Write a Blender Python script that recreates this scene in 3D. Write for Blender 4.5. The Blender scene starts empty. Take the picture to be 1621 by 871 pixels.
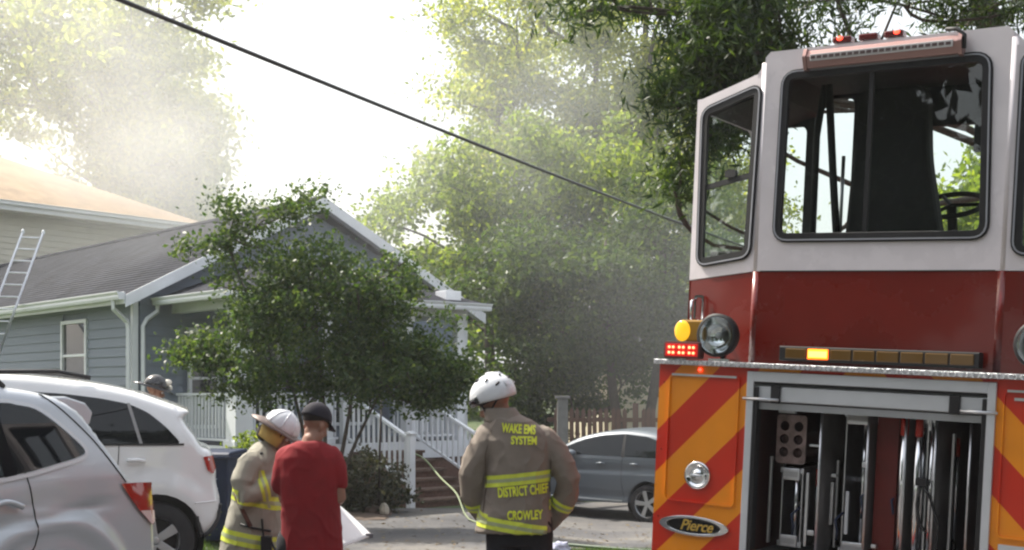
import bpy, bmesh, math, random
import numpy as np
from mathutils import Vector, Matrix, geometry, noise
from mathutils.bvhtree import BVHTree
SC = bpy.context.scene
COL = SC.collection
R = math.radians
random.seed(7)

# ------------------------------------------------------------------ camera, sky, sun, exposure
cam_d = bpy.data.cameras.new("camera")
cam = bpy.data.objects.new("camera", cam_d)
COL.objects.link(cam)
cam.location = (0, 0, 1.65)
cam.rotation_euler = (R(90), 0, 0)
cam_d.sensor_width = 36
cam_d.lens = 44.42
cam_d.shift_y = 0.1138
cam_d.clip_end = 2000
SC.camera = cam
SC.view_settings.view_transform = 'Standard'
SC.view_settings.look = 'None'
SC.view_settings.exposure = 1.0
SC.view_settings.gamma = 1

W = bpy.data.worlds.new("World")
SC.world = W
W.use_nodes = True
nt = W.node_tree
nt.nodes.clear()
SUN_EL, SUN_AZ = 52, -56            # azimuth from +Y towards +X (negative: to the left)
sky = nt.nodes.new('ShaderNodeTexSky')
sky.sky_type = 'NISHITA'
sky.sun_disc = False
sky.sun_elevation = R(SUN_EL)
sky.sun_rotation = R(SUN_AZ)
sky.air_density = 1.6
sky.dust_density = 6.0
sky.ozone_density = 0.6
veil = nt.nodes.new('ShaderNodeMix')           # thin white overcast veil over the whole sky
veil.data_type = 'RGBA'
veil.inputs[0].default_value = 0.55
veil.inputs[7].default_value = (6.2, 6.3, 6.5, 1)
bg = nt.nodes.new('ShaderNodeBackground')
bg.inputs[1].default_value = 0.12
wo = nt.nodes.new('ShaderNodeOutputWorld')
nt.links.new(sky.outputs[0], veil.inputs[6])
nt.links.new(veil.outputs[2], bg.inputs[0])
nt.links.new(bg.outputs[0], wo.inputs[0])

sun_d = bpy.data.lights.new("sun", 'SUN')
sun_d.energy = 4.3
sun_d.angle = R(0.6)
sun_d.color = (1, .94, .84)
sun = bpy.data.objects.new("sun", sun_d)
COL.objects.link(sun)
sd = Vector((math.sin(R(SUN_AZ)) * math.cos(R(SUN_EL)), math.cos(R(SUN_AZ)) * math.cos(R(SUN_EL)), math.sin(R(SUN_EL))))
sun.rotation_euler = sd.to_track_quat('Z', 'Y').to_euler()
sun.location = (0, 0, 30)
SC.cycles.max_bounces = 8
SC.cycles.transparent_max_bounces = 12
SC.cycles.volume_bounces = 1
SC.cycles.filter_width = 2.3
SC.cycles.use_denoising = True
SC.cycles.caustics_reflective = False
SC.cycles.caustics_refractive = False

# ------------------------------------------------------------------ materials
MATS = {}
def mat(name, col=(.5, .5, .5), rough=.6, metal=0., var=0., vscale=6., bump=0., bscale=40., emit=None, estr=1.,
        coat=0., trans=0., ior=1.45, alpha=1., stretch=None, dirt=0., spec=.5):
    if name in MATS:
        return MATS[name]
    m = bpy.data.materials.new(name)
    m.use_nodes = True
    t = m.node_tree
    b = t.nodes['Principled BSDF']
    b.inputs['Base Color'].default_value = (*col, 1)
    b.inputs['Roughness'].default_value = rough
    b.inputs['Metallic'].default_value = metal
    b.inputs['Coat Weight'].default_value = coat
    b.inputs['Coat Roughness'].default_value = .06
    b.inputs['Transmission Weight'].default_value = trans
    b.inputs['IOR'].default_value = ior
    b.inputs['Alpha'].default_value = alpha
    b.inputs['Specular IOR Level'].default_value = spec
    tc = t.nodes.new('ShaderNodeTexCoord')
    mp = t.nodes.new('ShaderNodeMapping')
    t.links.new(tc.outputs['Object'], mp.inputs[0])
    if stretch:
        mp.inputs['Scale'].default_value = stretch
    if var > 0 or dirt > 0:
        n = t.nodes.new('ShaderNodeTexNoise')
        n.inputs['Scale'].default_value = vscale
        n.inputs['Detail'].default_value = 6
        n.inputs['Roughness'].default_value = .62
        t.links.new(mp.outputs[0], n.inputs[0])
        r = t.nodes.new('ShaderNodeMapRange')
        r.inputs[1].default_value = .3; r.inputs[2].default_value = .7
        r.inputs[3].default_value = 1 - var; r.inputs[4].default_value = 1 + var
        t.links.new(n.outputs[0], r.inputs[0])
        mx = t.nodes.new('ShaderNodeMix'); mx.data_type = 'RGBA'; mx.blend_type = 'MULTIPLY'
        mx.inputs[0].default_value = 1
        mx.inputs[6].default_value = (*col, 1)
        t.links.new(r.outputs[0], mx.inputs[7])
        t.links.new(mx.outputs[2], b.inputs['Base Color'])
        if rough > .08:
            r2 = t.nodes.new('ShaderNodeMapRange')
            r2.inputs[3].default_value = max(.02, rough - .1); r2.inputs[4].default_value = min(1, rough + .12)
            t.links.new(n.outputs[0], r2.inputs[0])
            t.links.new(r2.outputs[0], b.inputs['Roughness'])
    if bump > 0:
        n2 = t.nodes.new('ShaderNodeTexNoise')
        n2.inputs['Scale'].default_value = bscale
        n2.inputs['Detail'].default_value = 4
        t.links.new(mp.outputs[0], n2.inputs[0])
        bp = t.nodes.new('ShaderNodeBump')
        bp.inputs['Strength'].default_value = bump
        bp.inputs['Distance'].default_value = .02
        t.links.new(n2.outputs[0], bp.inputs['Height'])
        t.links.new(bp.outputs[0], b.inputs['Normal'])
    if emit:
        b.inputs['Emission Color'].default_value = (*emit, 1)
        b.inputs['Emission Strength'].default_value = estr
    MATS[name] = m
    return m

def leaf_mat(name, c1, c2, c3, trans=.4, rough=.45):
    m = bpy.data.materials.new(name); m.use_nodes = True
    t = m.node_tree
    b = t.nodes['Principled BSDF']
    b.inputs['Roughness'].default_value = rough
    b.inputs['Specular IOR Level'].default_value = .35
    g = t.nodes.new('ShaderNodeNewGeometry')
    r = t.nodes.new('ShaderNodeValToRGB')
    e = r.color_ramp.elements
    e[0].color = (*c1, 1); e[1].color = (*c3, 1); e[1].position = 1
    x = e.new(.5); x.color = (*c2, 1)
    t.links.new(g.outputs['Random Per Island'], r.inputs[0])
    t.links.new(r.outputs[0], b.inputs['Base Color'])
    tr = t.nodes.new('ShaderNodeBsdfTranslucent')
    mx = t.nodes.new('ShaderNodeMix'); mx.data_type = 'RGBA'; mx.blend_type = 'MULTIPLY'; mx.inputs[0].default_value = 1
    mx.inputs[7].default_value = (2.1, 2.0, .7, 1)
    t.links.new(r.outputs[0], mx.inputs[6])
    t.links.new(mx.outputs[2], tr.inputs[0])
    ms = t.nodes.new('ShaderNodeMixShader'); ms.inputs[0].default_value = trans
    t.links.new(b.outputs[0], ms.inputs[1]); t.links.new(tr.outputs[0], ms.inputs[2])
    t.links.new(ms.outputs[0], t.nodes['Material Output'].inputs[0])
    MATS[name] = m
    return m

def wood_board(name, col, dark):
    m = mat(name, col, .8, var=.25, vscale=3, stretch=(3, 3, .4), bump=.2, bscale=20)
    return m

# ------------------------------------------------------------------ mesh helpers
class MB:
    def __init__(s): s.v = []; s.f = []; s.mi = []; s.cur = 0
    def add(s, vs, fs):
        o = len(s.v); s.v += [tuple(v) for v in vs]
        for f in fs: s.f.append(tuple(i + o for i in f)); s.mi.append(s.cur)
        return s
    def box(s, c, d, rot=None):
        hx, hy, hz = d[0] / 2, d[1] / 2, d[2] / 2
        vs = [Vector((x, y, z)) for x in (-hx, hx) for y in (-hy, hy) for z in (-hz, hz)]
        if rot is not None: vs = [rot @ v for v in vs]
        vs = [v + Vector(c) for v in vs]
        return s.add(vs, [(0, 1, 3, 2), (4, 6, 7, 5), (0, 4, 5, 1), (2, 3, 7, 6), (0, 2, 6, 4), (1, 5, 7, 3)])
    def b2(s, a, b):
        return s.box([(a[i] + b[i]) / 2 for i in range(3)], [abs(b[i] - a[i]) for i in range(3)])
    def tube(s, pts, rad, n=8, cap=True):
        pts = [Vector(p) for p in pts]
        if not hasattr(rad, '__len__'): rad = [rad] * len(pts)
        rings = []; up = None
        for i, p in enumerate(pts):
            d = (pts[min(i + 1, len(pts) - 1)] - pts[max(i - 1, 0)]).normalized()
            if up is None:
                up = Vector((0, 0, 1)) if abs(d.z) < .9 else Vector((1, 0, 0))
            x = d.cross(up).normalized(); up = x.cross(d).normalized()
            r = rad[i]
            rx, ry = (r if hasattr(r, '__len__') else (r, r))
            rings.append([p + x * math.cos(2 * math.pi * k / n) * rx + up * math.sin(2 * math.pi * k / n) * ry for k in range(n)])
        vs = [v for r_ in rings for v in r_]; fs = []
        for i in range(len(pts) - 1):
            for k in range(n):
                a = i * n + k; b = i * n + (k + 1) % n
                fs.append((a, b, b + n, a + n))
        if cap:
            fs.append(tuple(range(n))[::-1]); fs.append(tuple((len(pts) - 1) * n + k for k in range(n)))
        return s.add(vs, fs)
    def cyl(s, a, b, r, n=12): return s.tube([a, b], r, n)
    def lathe(s, prof, c=(0, 0, 0), n=20, axis='z', close=True):
        # prof: (radius, height) list
        vs = []; fs = []
        for (r, h) in prof:
            for k in range(n):
                a = 2 * math.pi * k / n
                q = (r * math.cos(a), r * math.sin(a), h)
                if axis == 'y': q = (q[0], h, q[1])
                if axis == 'x': q = (h, q[0], q[1])
                vs.append(Vector(q) + Vector(c))
        for i in range(len(prof) - 1):
            for k in range(n):
                a = i * n + k; b = i * n + (k + 1) % n
                fs.append((a, b, b + n, a + n))
        if close:
            fs.append(tuple(range(n))[::-1]); fs.append(tuple((len(prof) - 1) * n + k for k in range(n)))
        return s.add(vs, fs)
    def prism(s, poly, h0, h1, axis='y'):
        n = len(poly)
        def q(p, h): return {'y': (p[0], h, p[1]), 'x': (h, p[0], p[1]), 'z': (p[0], p[1], h)}[axis]
        vs = [q(p, h0) for p in poly] + [q(p, h1) for p in poly]
        fs = [tuple(range(n)), tuple(range(n, 2 * n))[::-1]] + [(i, (i + 1) % n, (i + 1) % n + n, i + n)[::-1] for i in range(n)]
        return s.add(vs, fs)
    def sphere(s, c, r, n=12, m=8, rot=None):
        rr = r if hasattr(r, '__len__') else (r, r, r)
        vs = []; fs = []
        for i in range(1, m):
            th = math.pi * i / m
            for k in range(n):
                a = 2 * math.pi * k / n
                v = Vector((rr[0] * math.sin(th) * math.cos(a), rr[1] * math.sin(th) * math.sin(a), rr[2] * math.cos(th)))
                if rot is not None: v = rot @ v
                vs.append(v + Vector(c))
        t = Vector((0, 0, rr[2])); b = Vector((0, 0, -rr[2]))
        if rot is not None: t = rot @ t; b = rot @ b
        vs += [t + Vector(c), b + Vector(c)]
        T = len(vs) - 2
        for i in range(m - 2):
            for k in range(n):
                a = i * n + k; b_ = i * n + (k + 1) % n
                fs.append((a, a + n, b_ + n, b_))
        for k in range(n):
            fs.append((T, k, (k + 1) % n)); o = (m - 2) * n; fs.append((T + 1, o + (k + 1) % n, o + k))
        return s.add(vs, fs)
    def mesh(s, name):
        me = bpy.data.meshes.new(name)
        me.from_pydata(s.v, [], s.f)
        bm = bmesh.new(); bm.from_mesh(me)
        bmesh.ops.recalc_face_normals(bm, faces=bm.faces)
        bm.to_mesh(me); bm.free()
        return me

def tag(o, label=None, cat=None, group=None, kind=None):
    if label: o['label'] = label
    if cat: o['category'] = cat
    if group: o['group'] = group
    if kind: o['kind'] = kind
    return o

def empty(name, loc=(0, 0, 0), rot=(0, 0, 0)):
    o = bpy.data.objects.new(name, None)
    o.empty_display_size = .2
    o.location = loc; o.rotation_euler = rot
    COL.objects.link(o)
    return o

def link(name, me, m, parent=None, smooth=False, bevel=0, seg=2, ang=35):
    o = bpy.data.objects.new(name, me)
    if m is not None and not me.materials:
        for q in (m if isinstance(m, (list, tuple)) else [m]): me.materials.append(q)
    COL.objects.link(o)
    if parent is not None: o.parent = parent
    if smooth: me.polygons.foreach_set('use_smooth', [True] * len(me.polygons))
    if bevel:
        md = o.modifiers.new('bevel', 'BEVEL'); md.width = bevel; md.segments = seg; md.limit_method = 'ANGLE'; md.angle_limit = R(ang)
    return o

def put(name, mb, m, parent=None, smooth=False, bevel=0, seg=2, loc=None, rot=None):
    me = mb.mesh(name)
    if mb.mi and max(mb.mi) > 0: me.polygons.foreach_set('material_index', mb.mi)
    o = link(name, me, m, parent, smooth, bevel, seg)
    if loc is not None: o.location = loc
    if rot is not None: o.rotation_euler = rot
    return o

def P(px, py, Y):   # a place in the world measured from the photograph, Y metres ahead
    return Vector(((px - 810.5) / 2000 * Y, Y, 1.65 + (620 - py) / 2000 * Y))

def inside(p, poly):
    x, y = p; c = False; j = len(poly) - 1
    for i in range(len(poly)):
        xi, yi = poly[i]; xj, yj = poly[j]
        if (yi > y) != (yj > y) and x < (xj - xi) * (y - yi) / (yj - yi + 1e-12) + xi: c = not c
        j = i
    return c

def fill2d(outer, holes=(), step=.06):
    """triangulate a 2D polygon with holes and inner grid points"""
    vs = []; ed = []
    for lp in [outer] + list(holes):
        # resample
        q = []
        for i in range(len(lp)):
            a = Vector(lp[i]); b = Vector(lp[(i + 1) % len(lp)])
            k = max(1, int((b - a).length / step))
            for j in range(k): q.append(a + (b - a) * j / k)
        o = len(vs); vs += q
        ed += [(o + i, o + (i + 1) % len(q)) for i in range(len(q))]
    nb = len(vs)
    xs = [p[0] for p in outer]; ys = [p[1] for p in outer]
    bnd = np.array([(v[0], v[1]) for v in vs])
    x = min(xs) + step * .5
    while x < max(xs):
        y = min(ys) + step * .5
        while y < max(ys):
            if inside((x, y), outer) and not any(inside((x, y), h) for h in holes):
                if np.min((bnd[:, 0] - x) ** 2 + (bnd[:, 1] - y) ** 2) > (step * .45) ** 2: vs.append(Vector((x, y)))
            y += step
        x += step
    ov, oe, of, _, _, _ = geometry.delaunay_2d_cdt([Vector((v[0], v[1])) for v in vs], ed, [], 1, 1e-5)
    fs = []
    for f in of:
        c = sum((ov[i] for i in f), Vector((0, 0))) / len(f)
        if inside(c, outer) and not any(inside(c, h) for h in holes): fs.append(tuple(f))
    return [tuple(v) for v in ov], fs

def rrect(x0, y0, x1, y1, r, n=5):
    q = []
    for cx, cy, a0 in ((x1 - r, y1 - r, 0), (x0 + r, y1 - r, 90), (x0 + r, y0 + r, 180), (x1 - r, y0 + r, 270)):
        for k in range(n + 1):
            a = R(a0 + 90 * k / n); q.append((cx + r * math.cos(a), cy + r * math.sin(a)))
    return q

def rpoly(pts, r, n=5):
    """round the corners of a polygon"""
    q = []
    N = len(pts)
    for i in range(N):
        p0, p1, p2 = Vector(pts[i - 1]), Vector(pts[i]), Vector(pts[(i + 1) % N])
        a = p1 + (p0 - p1).normalized() * min(r, (p0 - p1).length * .45)
        b = p1 + (p2 - p1).normalized() * min(r, (p2 - p1).length * .45)
        for k in range(n + 1):
            t = k / n; v = a * (1 - t) ** 2 + p1 * 2 * t * (1 - t) + b * t * t
            q.append((v.x, v.y))
    return q

def wall_panel(mb, outer, holes, thick, fn, step=10.):
    """slab with holes; fn maps (x, z, depth) to 3D"""
    vs, fs = fill2d(outer, holes, step)
    n = len(vs)
    V = [fn(x, z, 0) for x, z in vs] + [fn(x, z, thick) for x, z in vs]
    F = [tuple(f) for f in fs] + [tuple(i + n for i in f)[::-1] for f in fs]
    # border edges
    cnt = {}
    for f in fs:
        for i in range(len(f)):
            a, b = f[i], f[(i + 1) % len(f)]
            cnt.setdefault((min(a, b), max(a, b)), []).append((a, b))
    for k, l in cnt.items():
        if len(l) == 1:
            a, b = l[0]; F.append((b, a, a + n, b + n))
    mb.add(V, F)

def ring_panel(mb, outer, inner, thick, fn): wall_panel(mb, outer, [inner], thick, fn)

def offset_poly(poly, d):
    c = Vector((sum(p[0] for p in poly) / len(poly), sum(p[1] for p in poly) / len(poly)))
    q = []
    N = len(poly)
    area = sum(poly[i][0] * poly[(i + 1) % N][1] - poly[(i + 1) % N][0] * poly[i][1] for i in range(N))
    sg = 1 if area > 0 else -1
    for i in range(N):
        a, b, e = Vector(poly[i - 1]), Vector(poly[i]), Vector(poly[(i + 1) % N])
        n1 = Vector(((b - a).y, -(b - a).x)); n2 = Vector(((e - b).y, -(e - b).x))
        if n1.length > 1e-9: n1.normalize()
        if n2.length > 1e-9: n2.normalize()
        n_ = (n1 + n2)
        if n_.length > 1e-9: n_.normalize()
        v = b + n_ * d * sg
        q.append((v.x, v.y))
    return q

def smooth(e0, e1, x):
    t = min(1, max(0, (x - e0) / (e1 - e0))); return t * t * (3 - 2 * t)

def ground_z(x, y):
    z = -.26 * smooth(7.5, 13, y) - .1 * smooth(13, 22, y)
    z -= .24 * smooth(-.8, 1.6, x) * smooth(14, 20, y)
    z += .28 * smooth(-3.4, -4.2, x) * smooth(14, 15, y) * (1 - smooth(19, 21, y))
    z += .012 * noise.noise(Vector((x * .35, y * .35, 0)))
    if y > 30: z += (y - 30) * .02
    return z
# ------------------------------------------------------------------ shared materials
M_white = mat('white_painted_trim', (.72, .74, .78), .45, var=.06, vscale=3)
M_fwhite = mat('white_vinyl', (.74, .76, .80), .4, var=.05, vscale=2)
M_siding = mat('grey_lap_siding', (.19, .222, .275), .65, var=.06, vscale=2.5, bump=.06, bscale=60, stretch=(.3, .3, 6))
M_roof = mat('dark_asphalt_shingle', (.034, .036, .044), .95, spec=.12, var=.45, vscale=2.2, bump=.5, bscale=90)
M_dark = mat('black_rubber', (.012, .012, .014), .55, var=.2, vscale=20)
M_chrome = mat('chrome', (.75, .76, .78), .12, 1.)
M_alu = mat('brushed_aluminium', (.62, .63, .66), .35, 1., var=.12, vscale=12, bump=.05, bscale=200)
M_soil = mat('brown_soil', (.09, .065, .05), .95, var=.4, vscale=8, bump=.8, bscale=30)
M_brick = mat('brown_brick', (.15, .085, .065), .85, var=.35, vscale=20, bump=.4, bscale=60)
M_bark = mat('grey_brown_bark', (.085, .07, .058), .95, var=.4, vscale=10, bump=.9, bscale=25, stretch=(4, 4, 1))
M_conc = None

def ground_material(name, c1, c2, c3, s1=.5, s2=9):
    m = bpy.data.materials.new(name); m.use_nodes = True
    t = m.node_tree; b = t.nodes['Principled BSDF']; b.inputs['Roughness'].default_value = .9
    tc = t.nodes.new('ShaderNodeTexCoord')
    n1 = t.nodes.new('ShaderNodeTexNoise'); n1.inputs['Scale'].default_value = s1; n1.inputs['Detail'].default_value = 7; n1.inputs['Roughness'].default_value = .65
    n2 = t.nodes.new('ShaderNodeTexNoise'); n2.inputs['Scale'].default_value = s2; n2.inputs['Detail'].default_value = 6; n2.inputs['Roughness'].default_value = .8
    r = t.nodes.new('ShaderNodeValToRGB'); e = r.color_ramp.elements
    e[0].position = .36; e[0].color = (*c1, 1); e[1].position = .64; e[1].color = (*c3, 1); x = e.new(.5); x.color = (*c2, 1)
    mx = t.nodes.new('ShaderNodeMix'); mx.data_type = 'RGBA'; mx.blend_type = 'MULTIPLY'; mx.inputs[0].default_value = 1
    mr = t.nodes.new('ShaderNodeMapRange'); mr.inputs[3].default_value = .55; mr.inputs[4].default_value = 1.45
    bp = t.nodes.new('ShaderNodeBump'); bp.inputs['Strength'].default_value = .5; bp.inputs['Distance'].default_value = .03
    t.links.new(tc.outputs['Object'], n1.inputs[0]); t.links.new(tc.outputs['Object'], n2.inputs[0])
    t.links.new(n1.outputs[0], r.inputs[0]); t.links.new(r.outputs[0], mx.inputs[6])
    t.links.new(n2.outputs[0], mr.inputs[0]); t.links.new(mr.outputs[0], mx.inputs[7])
    t.links.new(mx.outputs[2], b.inputs['Base Color']); t.links.new(n2.outputs[0], bp.inputs['Height']); t.links.new(bp.outputs[0], b.inputs['Normal'])
    return m
M_grassg = ground_material('lawn_soil_and_grass', (.035, .06, .018), (.05, .08, .022), (.085, .085, .045), .7, 14)
M_pave = ground_material('worn_concrete', (.06, .06, .064), (.092, .09, .092), (.155, .145, .13), .45, 16)

def sheet(name, xs, ys, m, dz=0., keep=None):
    mb = MB()
    vs = [(x, y, ground_z(x, y) + dz) for y in ys for x in xs]
    nx = len(xs); fs = []
    for j in range(len(ys) - 1):
        for i in range(nx - 1):
            if keep and not keep((xs[i] + xs[i + 1]) / 2, (ys[j] + ys[j + 1]) / 2): continue
            a = j * nx + i; fs.append((a, a + 1, a + 1 + nx, a + nx))
    mb.add(vs, fs)
    o = put(name, mb, m, smooth=True)
    return o
def lin(a, b, n): return [a + (b - a) * i / n for i in range(n + 1)]
gx = [-400, -200, -90, -50, -30, -20] + lin(-16, 16, 96) + [20, 30, 50, 90, 200, 400]
gy = [-120, -60, -30, -15] + lin(-8, 34, 126) + [38, 44, 55, 75, 110, 180, 400]
tag(sheet('ground', gx, gy, M_grassg), kind='structure')
# paving that runs from the street to the steps and past the parked crossover
def pave_keep(x, y):
    if y < 13.2: return True
    if x < -3.4 + .15 * math.sin(y * 2): return False
    if y < 15.3 + .1 * math.sin(x * 3) and x > .45: return False      # lawn strip
    if x < -2.6: return y < 19.6
    if x < -.6: return y < 21.55
    return y < 25.5
tag(sheet('driveway', lin(-14, 14, 168), lin(-8, 26, 204), M_pave, .02, pave_keep), kind='structure')

# ------------------------------------------------------------------ foliage and trees (numpy)
def leaf_mesh(name, pts, size, rng, long=2.0, up=.35, jit=.35, droop=0.):
    n = len(pts)
    nr = rng.normal(size=(n, 3)); nr[:, 2] += up; nr /= np.linalg.norm(nr, axis=1)[:, None]
    d = rng.normal(size=(n, 3)); d[:, 2] -= droop
    d -= nr * np.sum(d * nr, axis=1)[:, None]; d /= np.linalg.norm(d, axis=1)[:, None]
    w = np.cross(nr, d)
    s = size * (1 + jit * rng.uniform(-1, 1, n))[:, None]
    L = d * s * .5 * math.sqrt(long); Wd = w * s * .5 / math.sqrt(long)
    V = np.empty((n, 4, 3)); V[:, 0] = pts - L; V[:, 1] = pts + Wd - L * .1; V[:, 2] = pts + L; V[:, 3] = pts - Wd - L * .1
    V[:, 1] += nr * s * .06; V[:, 3] += nr * s * .06
    me = bpy.data.meshes.new(name)
    me.vertices.add(n * 4); me.vertices.foreach_set('co', V.reshape(-1).astype(np.float32))
    me.loops.add(n * 4); me.loops.foreach_set('vertex_index', np.arange(n * 4, dtype=np.int32))
    me.polygons.add(n); me.polygons.foreach_set('loop_start', np.arange(0, n * 4, 4, dtype=np.int32))
    me.update(calc_edges=True)
    return me

def crown_points(blobs, rng, per, spread, shell=.55):
    """blobs: (cx, cy, cz, rx, ry, rz, nclumps). returns clump centres and leaf points"""
    C = []
    for (cx, cy, cz, rx, ry, rz, nc) in blobs:
        d = rng.normal(size=(nc, 3)); d /= np.linalg.norm(d, axis=1)[:, None]
        r = rng.uniform(shell ** 3, 1, nc) ** (1 / 3)
        r *= 1 + .12 * rng.normal(size=nc)
        C.append(np.array([cx, cy, cz]) + d * r[:, None] * np.array([rx, ry, rz]))
    C = np.concatenate(C)
    sz = rng.uniform(.45, 1.35, len(C))
    pts = []
    for c, k in zip(C, sz):
        m = int(per * k * k)
        q = rng.normal(size=(m, 3)) * spread * k * np.array([1, 1, .55])
        # twig-like streaks inside a clump
        pts.append(c + q)
    return C, np.concatenate(pts)

def limb(mb, a, b, r0, r1, rng, n=5, bend=.12, sag=0.):
    a = np.array(a, float); b = np.array(b, float); L = np.linalg.norm(b - a)
    pts = []
    o1 = rng.normal(size=3) * L * bend
    for i in range(n + 1):
        t = i / n
        p = a + (b - a) * t + o1 * math.sin(math.pi * t) + np.array([0, 0, sag * L * math.sin(math.pi * t)])
        pts.append(tuple(p))
    mb.tube(pts, [r0 + (r1 - r0) * i / n for i in range(n + 1)], 6 if r0 < .06 else 9)
    return pts

def tree(name, label, base, trunks, blobs, leafm, seed, per=120, spread=.4, leaf=.1, long=2., group=None, trunk_r=.25,
         nlimb=40, barkm=None, shell=.55, cat='tree', droop=0., limb_r=.05, thick_limbs=True):
    rng = np.random.default_rng(seed)
    root = empty(name, base); tag(root, label, cat, group)
    B = np.array(base)
    C, pts = crown_points([(b[0] - B[0], b[1] - B[1], b[2] - B[2]) + tuple(b[3:]) for b in blobs], rng, per, spread, shell)
    mb = MB()
    forks = []
    for (tx, ty, tz) in trunks:
        pp = limb(mb, (0, 0, -.3), (tx - B[0], ty - B[1], tz - B[2]), trunk_r, trunk_r * .3, rng, 8, .03)
        forks += pp[3:]
    F = np.array(forks)
    idx = rng.choice(len(C), min(nlimb, len(C)), replace=False)
    nodes = [np.array(f) for f in F]
    for i in idx:
        c = C[i]
        N = np.array(nodes)
        low = N[N[:, 2] < c[2] + .2]
        if len(low) == 0: low = N
        j = np.argmin(np.linalg.norm(low - c, axis=1) + rng.uniform(0, 1.2, len(low)))
        L = np.linalg.norm(c - low[j])
        q = limb(mb, low[j], c, min(limb_r * (.4 + .25 * L), trunk_r * .6), .012, rng, 5, .1)
        nodes += [np.array(x) for x in q[2:4]]
    put('trunk', mb, barkm or M_bark, root, smooth=True)
    me = leaf_mesh('crown', pts, leaf, rng, long, droop=droop)
    link('crown', me, leafm, root)
    return root

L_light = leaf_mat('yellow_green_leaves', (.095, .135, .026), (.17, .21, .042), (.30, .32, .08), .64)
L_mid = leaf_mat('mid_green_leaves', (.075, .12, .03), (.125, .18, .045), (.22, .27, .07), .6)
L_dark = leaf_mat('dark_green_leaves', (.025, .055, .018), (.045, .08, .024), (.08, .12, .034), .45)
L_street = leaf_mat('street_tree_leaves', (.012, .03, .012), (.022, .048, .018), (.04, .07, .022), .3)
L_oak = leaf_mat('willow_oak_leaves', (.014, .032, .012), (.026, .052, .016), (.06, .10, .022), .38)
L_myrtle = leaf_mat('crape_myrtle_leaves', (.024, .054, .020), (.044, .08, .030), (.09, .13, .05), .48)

# left tree behind the smoking house
tree('broadleaf_tree', 'tall pale broadleaf tree in thick smoke behind the tan roofed house', (-19, 56, 0), [(-18, 56, 14)],
     [(-21, 56, 13, 8.5, 5, 7.5, 130), (-15.8, 55, 15, 3.4, 4, 6.5, 60), (-14.8, 54, 11.2, 2.2, 3, 3.0, 30), (-25, 58, 18, 8, 5, 5, 50), (-19, 54, 7, 6, 4, 3.5, 50), (-14.6, 56, 8, 2.8, 3, 3, 24), (-14.2, 56, 12.8, 1.7, 2, 1.8, 12)], L_light, 11, per=230, spread=.62, leaf=.24, trunk_r=.5, nlimb=70, limb_r=.07)
# centre trees
tree('broadleaf_tree', 'tallest yellow green tree with fine bare limbs showing, right of the white sky', (3.4, 39, -.4), [(2.6, 39, 12), (4.2, 39.5, 13.5)],
     [(1.5, 39, 11.2, 3.6, 3, 2.6, 48), (.2, 38, 8.8, 3.0, 3, 2.4, 44), (5, 39, 9, 3.2, 3, 2.8, 34), (3, 38, 14.4, 4.0, 3, 2.4, 30), (5.5, 39, 12, 1.6, 2, 1.6, 10), (-.6, 39, 12.2, 1.6, 1.6, 2.0, 18), (6.6, 41, 7.5, 2.2, 2.5, 3.4, 30)],
     L_light, 12, per=330, spread=.44, leaf=.12, trunk_r=.28, nlimb=190, limb_r=.07)
tree('broadleaf_tree', 'mid green leafy tree behind the right end of the grey house roof', (-.6, 34, -.3), [(-.8, 34, 6.5)],
     [(-1.4, 34, 5.6, 2.7, 2.2, 2.2, 60), (.8, 34, 6.8, 2.6, 2.2, 2.4, 60), (3.2, 33.5, 6.4, 2.4, 2, 2.2, 50)], L_mid, 13, per=300, spread=.38, leaf=.115, trunk_r=.2, nlimb=60)
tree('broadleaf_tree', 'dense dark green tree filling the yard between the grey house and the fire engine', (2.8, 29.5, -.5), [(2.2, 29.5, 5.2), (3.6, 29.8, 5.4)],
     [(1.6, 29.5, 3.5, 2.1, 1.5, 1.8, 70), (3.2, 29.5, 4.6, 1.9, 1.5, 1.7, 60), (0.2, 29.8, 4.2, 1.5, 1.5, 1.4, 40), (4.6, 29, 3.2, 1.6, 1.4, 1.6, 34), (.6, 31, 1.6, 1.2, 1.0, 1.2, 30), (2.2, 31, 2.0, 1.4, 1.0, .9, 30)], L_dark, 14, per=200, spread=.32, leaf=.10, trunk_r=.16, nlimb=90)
tree('broadleaf_tree', 'green tree standing farther off, seen through the windows of the rear cab', (17.5, 44, .2), [(17, 44, 8)],
     [(17, 44, 6.6, 2.5, 3, 4, 80), (21, 44, 8.5, 4, 3, 4.6, 60), (25, 44, 6, 4, 3, 4, 40)], L_mid, 15, per=170, spread=.5, leaf=.22, trunk_r=.35, nlimb=50)
# near willow oak over the fire engine
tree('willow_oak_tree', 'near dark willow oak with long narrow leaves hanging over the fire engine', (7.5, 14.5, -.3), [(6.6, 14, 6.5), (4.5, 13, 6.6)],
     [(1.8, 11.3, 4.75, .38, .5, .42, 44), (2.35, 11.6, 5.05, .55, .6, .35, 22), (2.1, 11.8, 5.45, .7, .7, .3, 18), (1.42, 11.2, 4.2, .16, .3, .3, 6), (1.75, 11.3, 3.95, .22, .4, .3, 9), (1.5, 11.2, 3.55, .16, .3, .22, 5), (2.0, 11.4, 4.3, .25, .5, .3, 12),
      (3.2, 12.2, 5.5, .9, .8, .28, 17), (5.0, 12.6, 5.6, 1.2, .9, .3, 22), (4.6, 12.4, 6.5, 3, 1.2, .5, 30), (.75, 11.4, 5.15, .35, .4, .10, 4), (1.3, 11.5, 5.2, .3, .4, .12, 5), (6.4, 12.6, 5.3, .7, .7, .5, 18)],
     L_oak, 16, per=150, spread=.15, leaf=.052, long=5.0, trunk_r=.34, nlimb=110, limb_r=.03, shell=.2, droop=.8)
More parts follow.
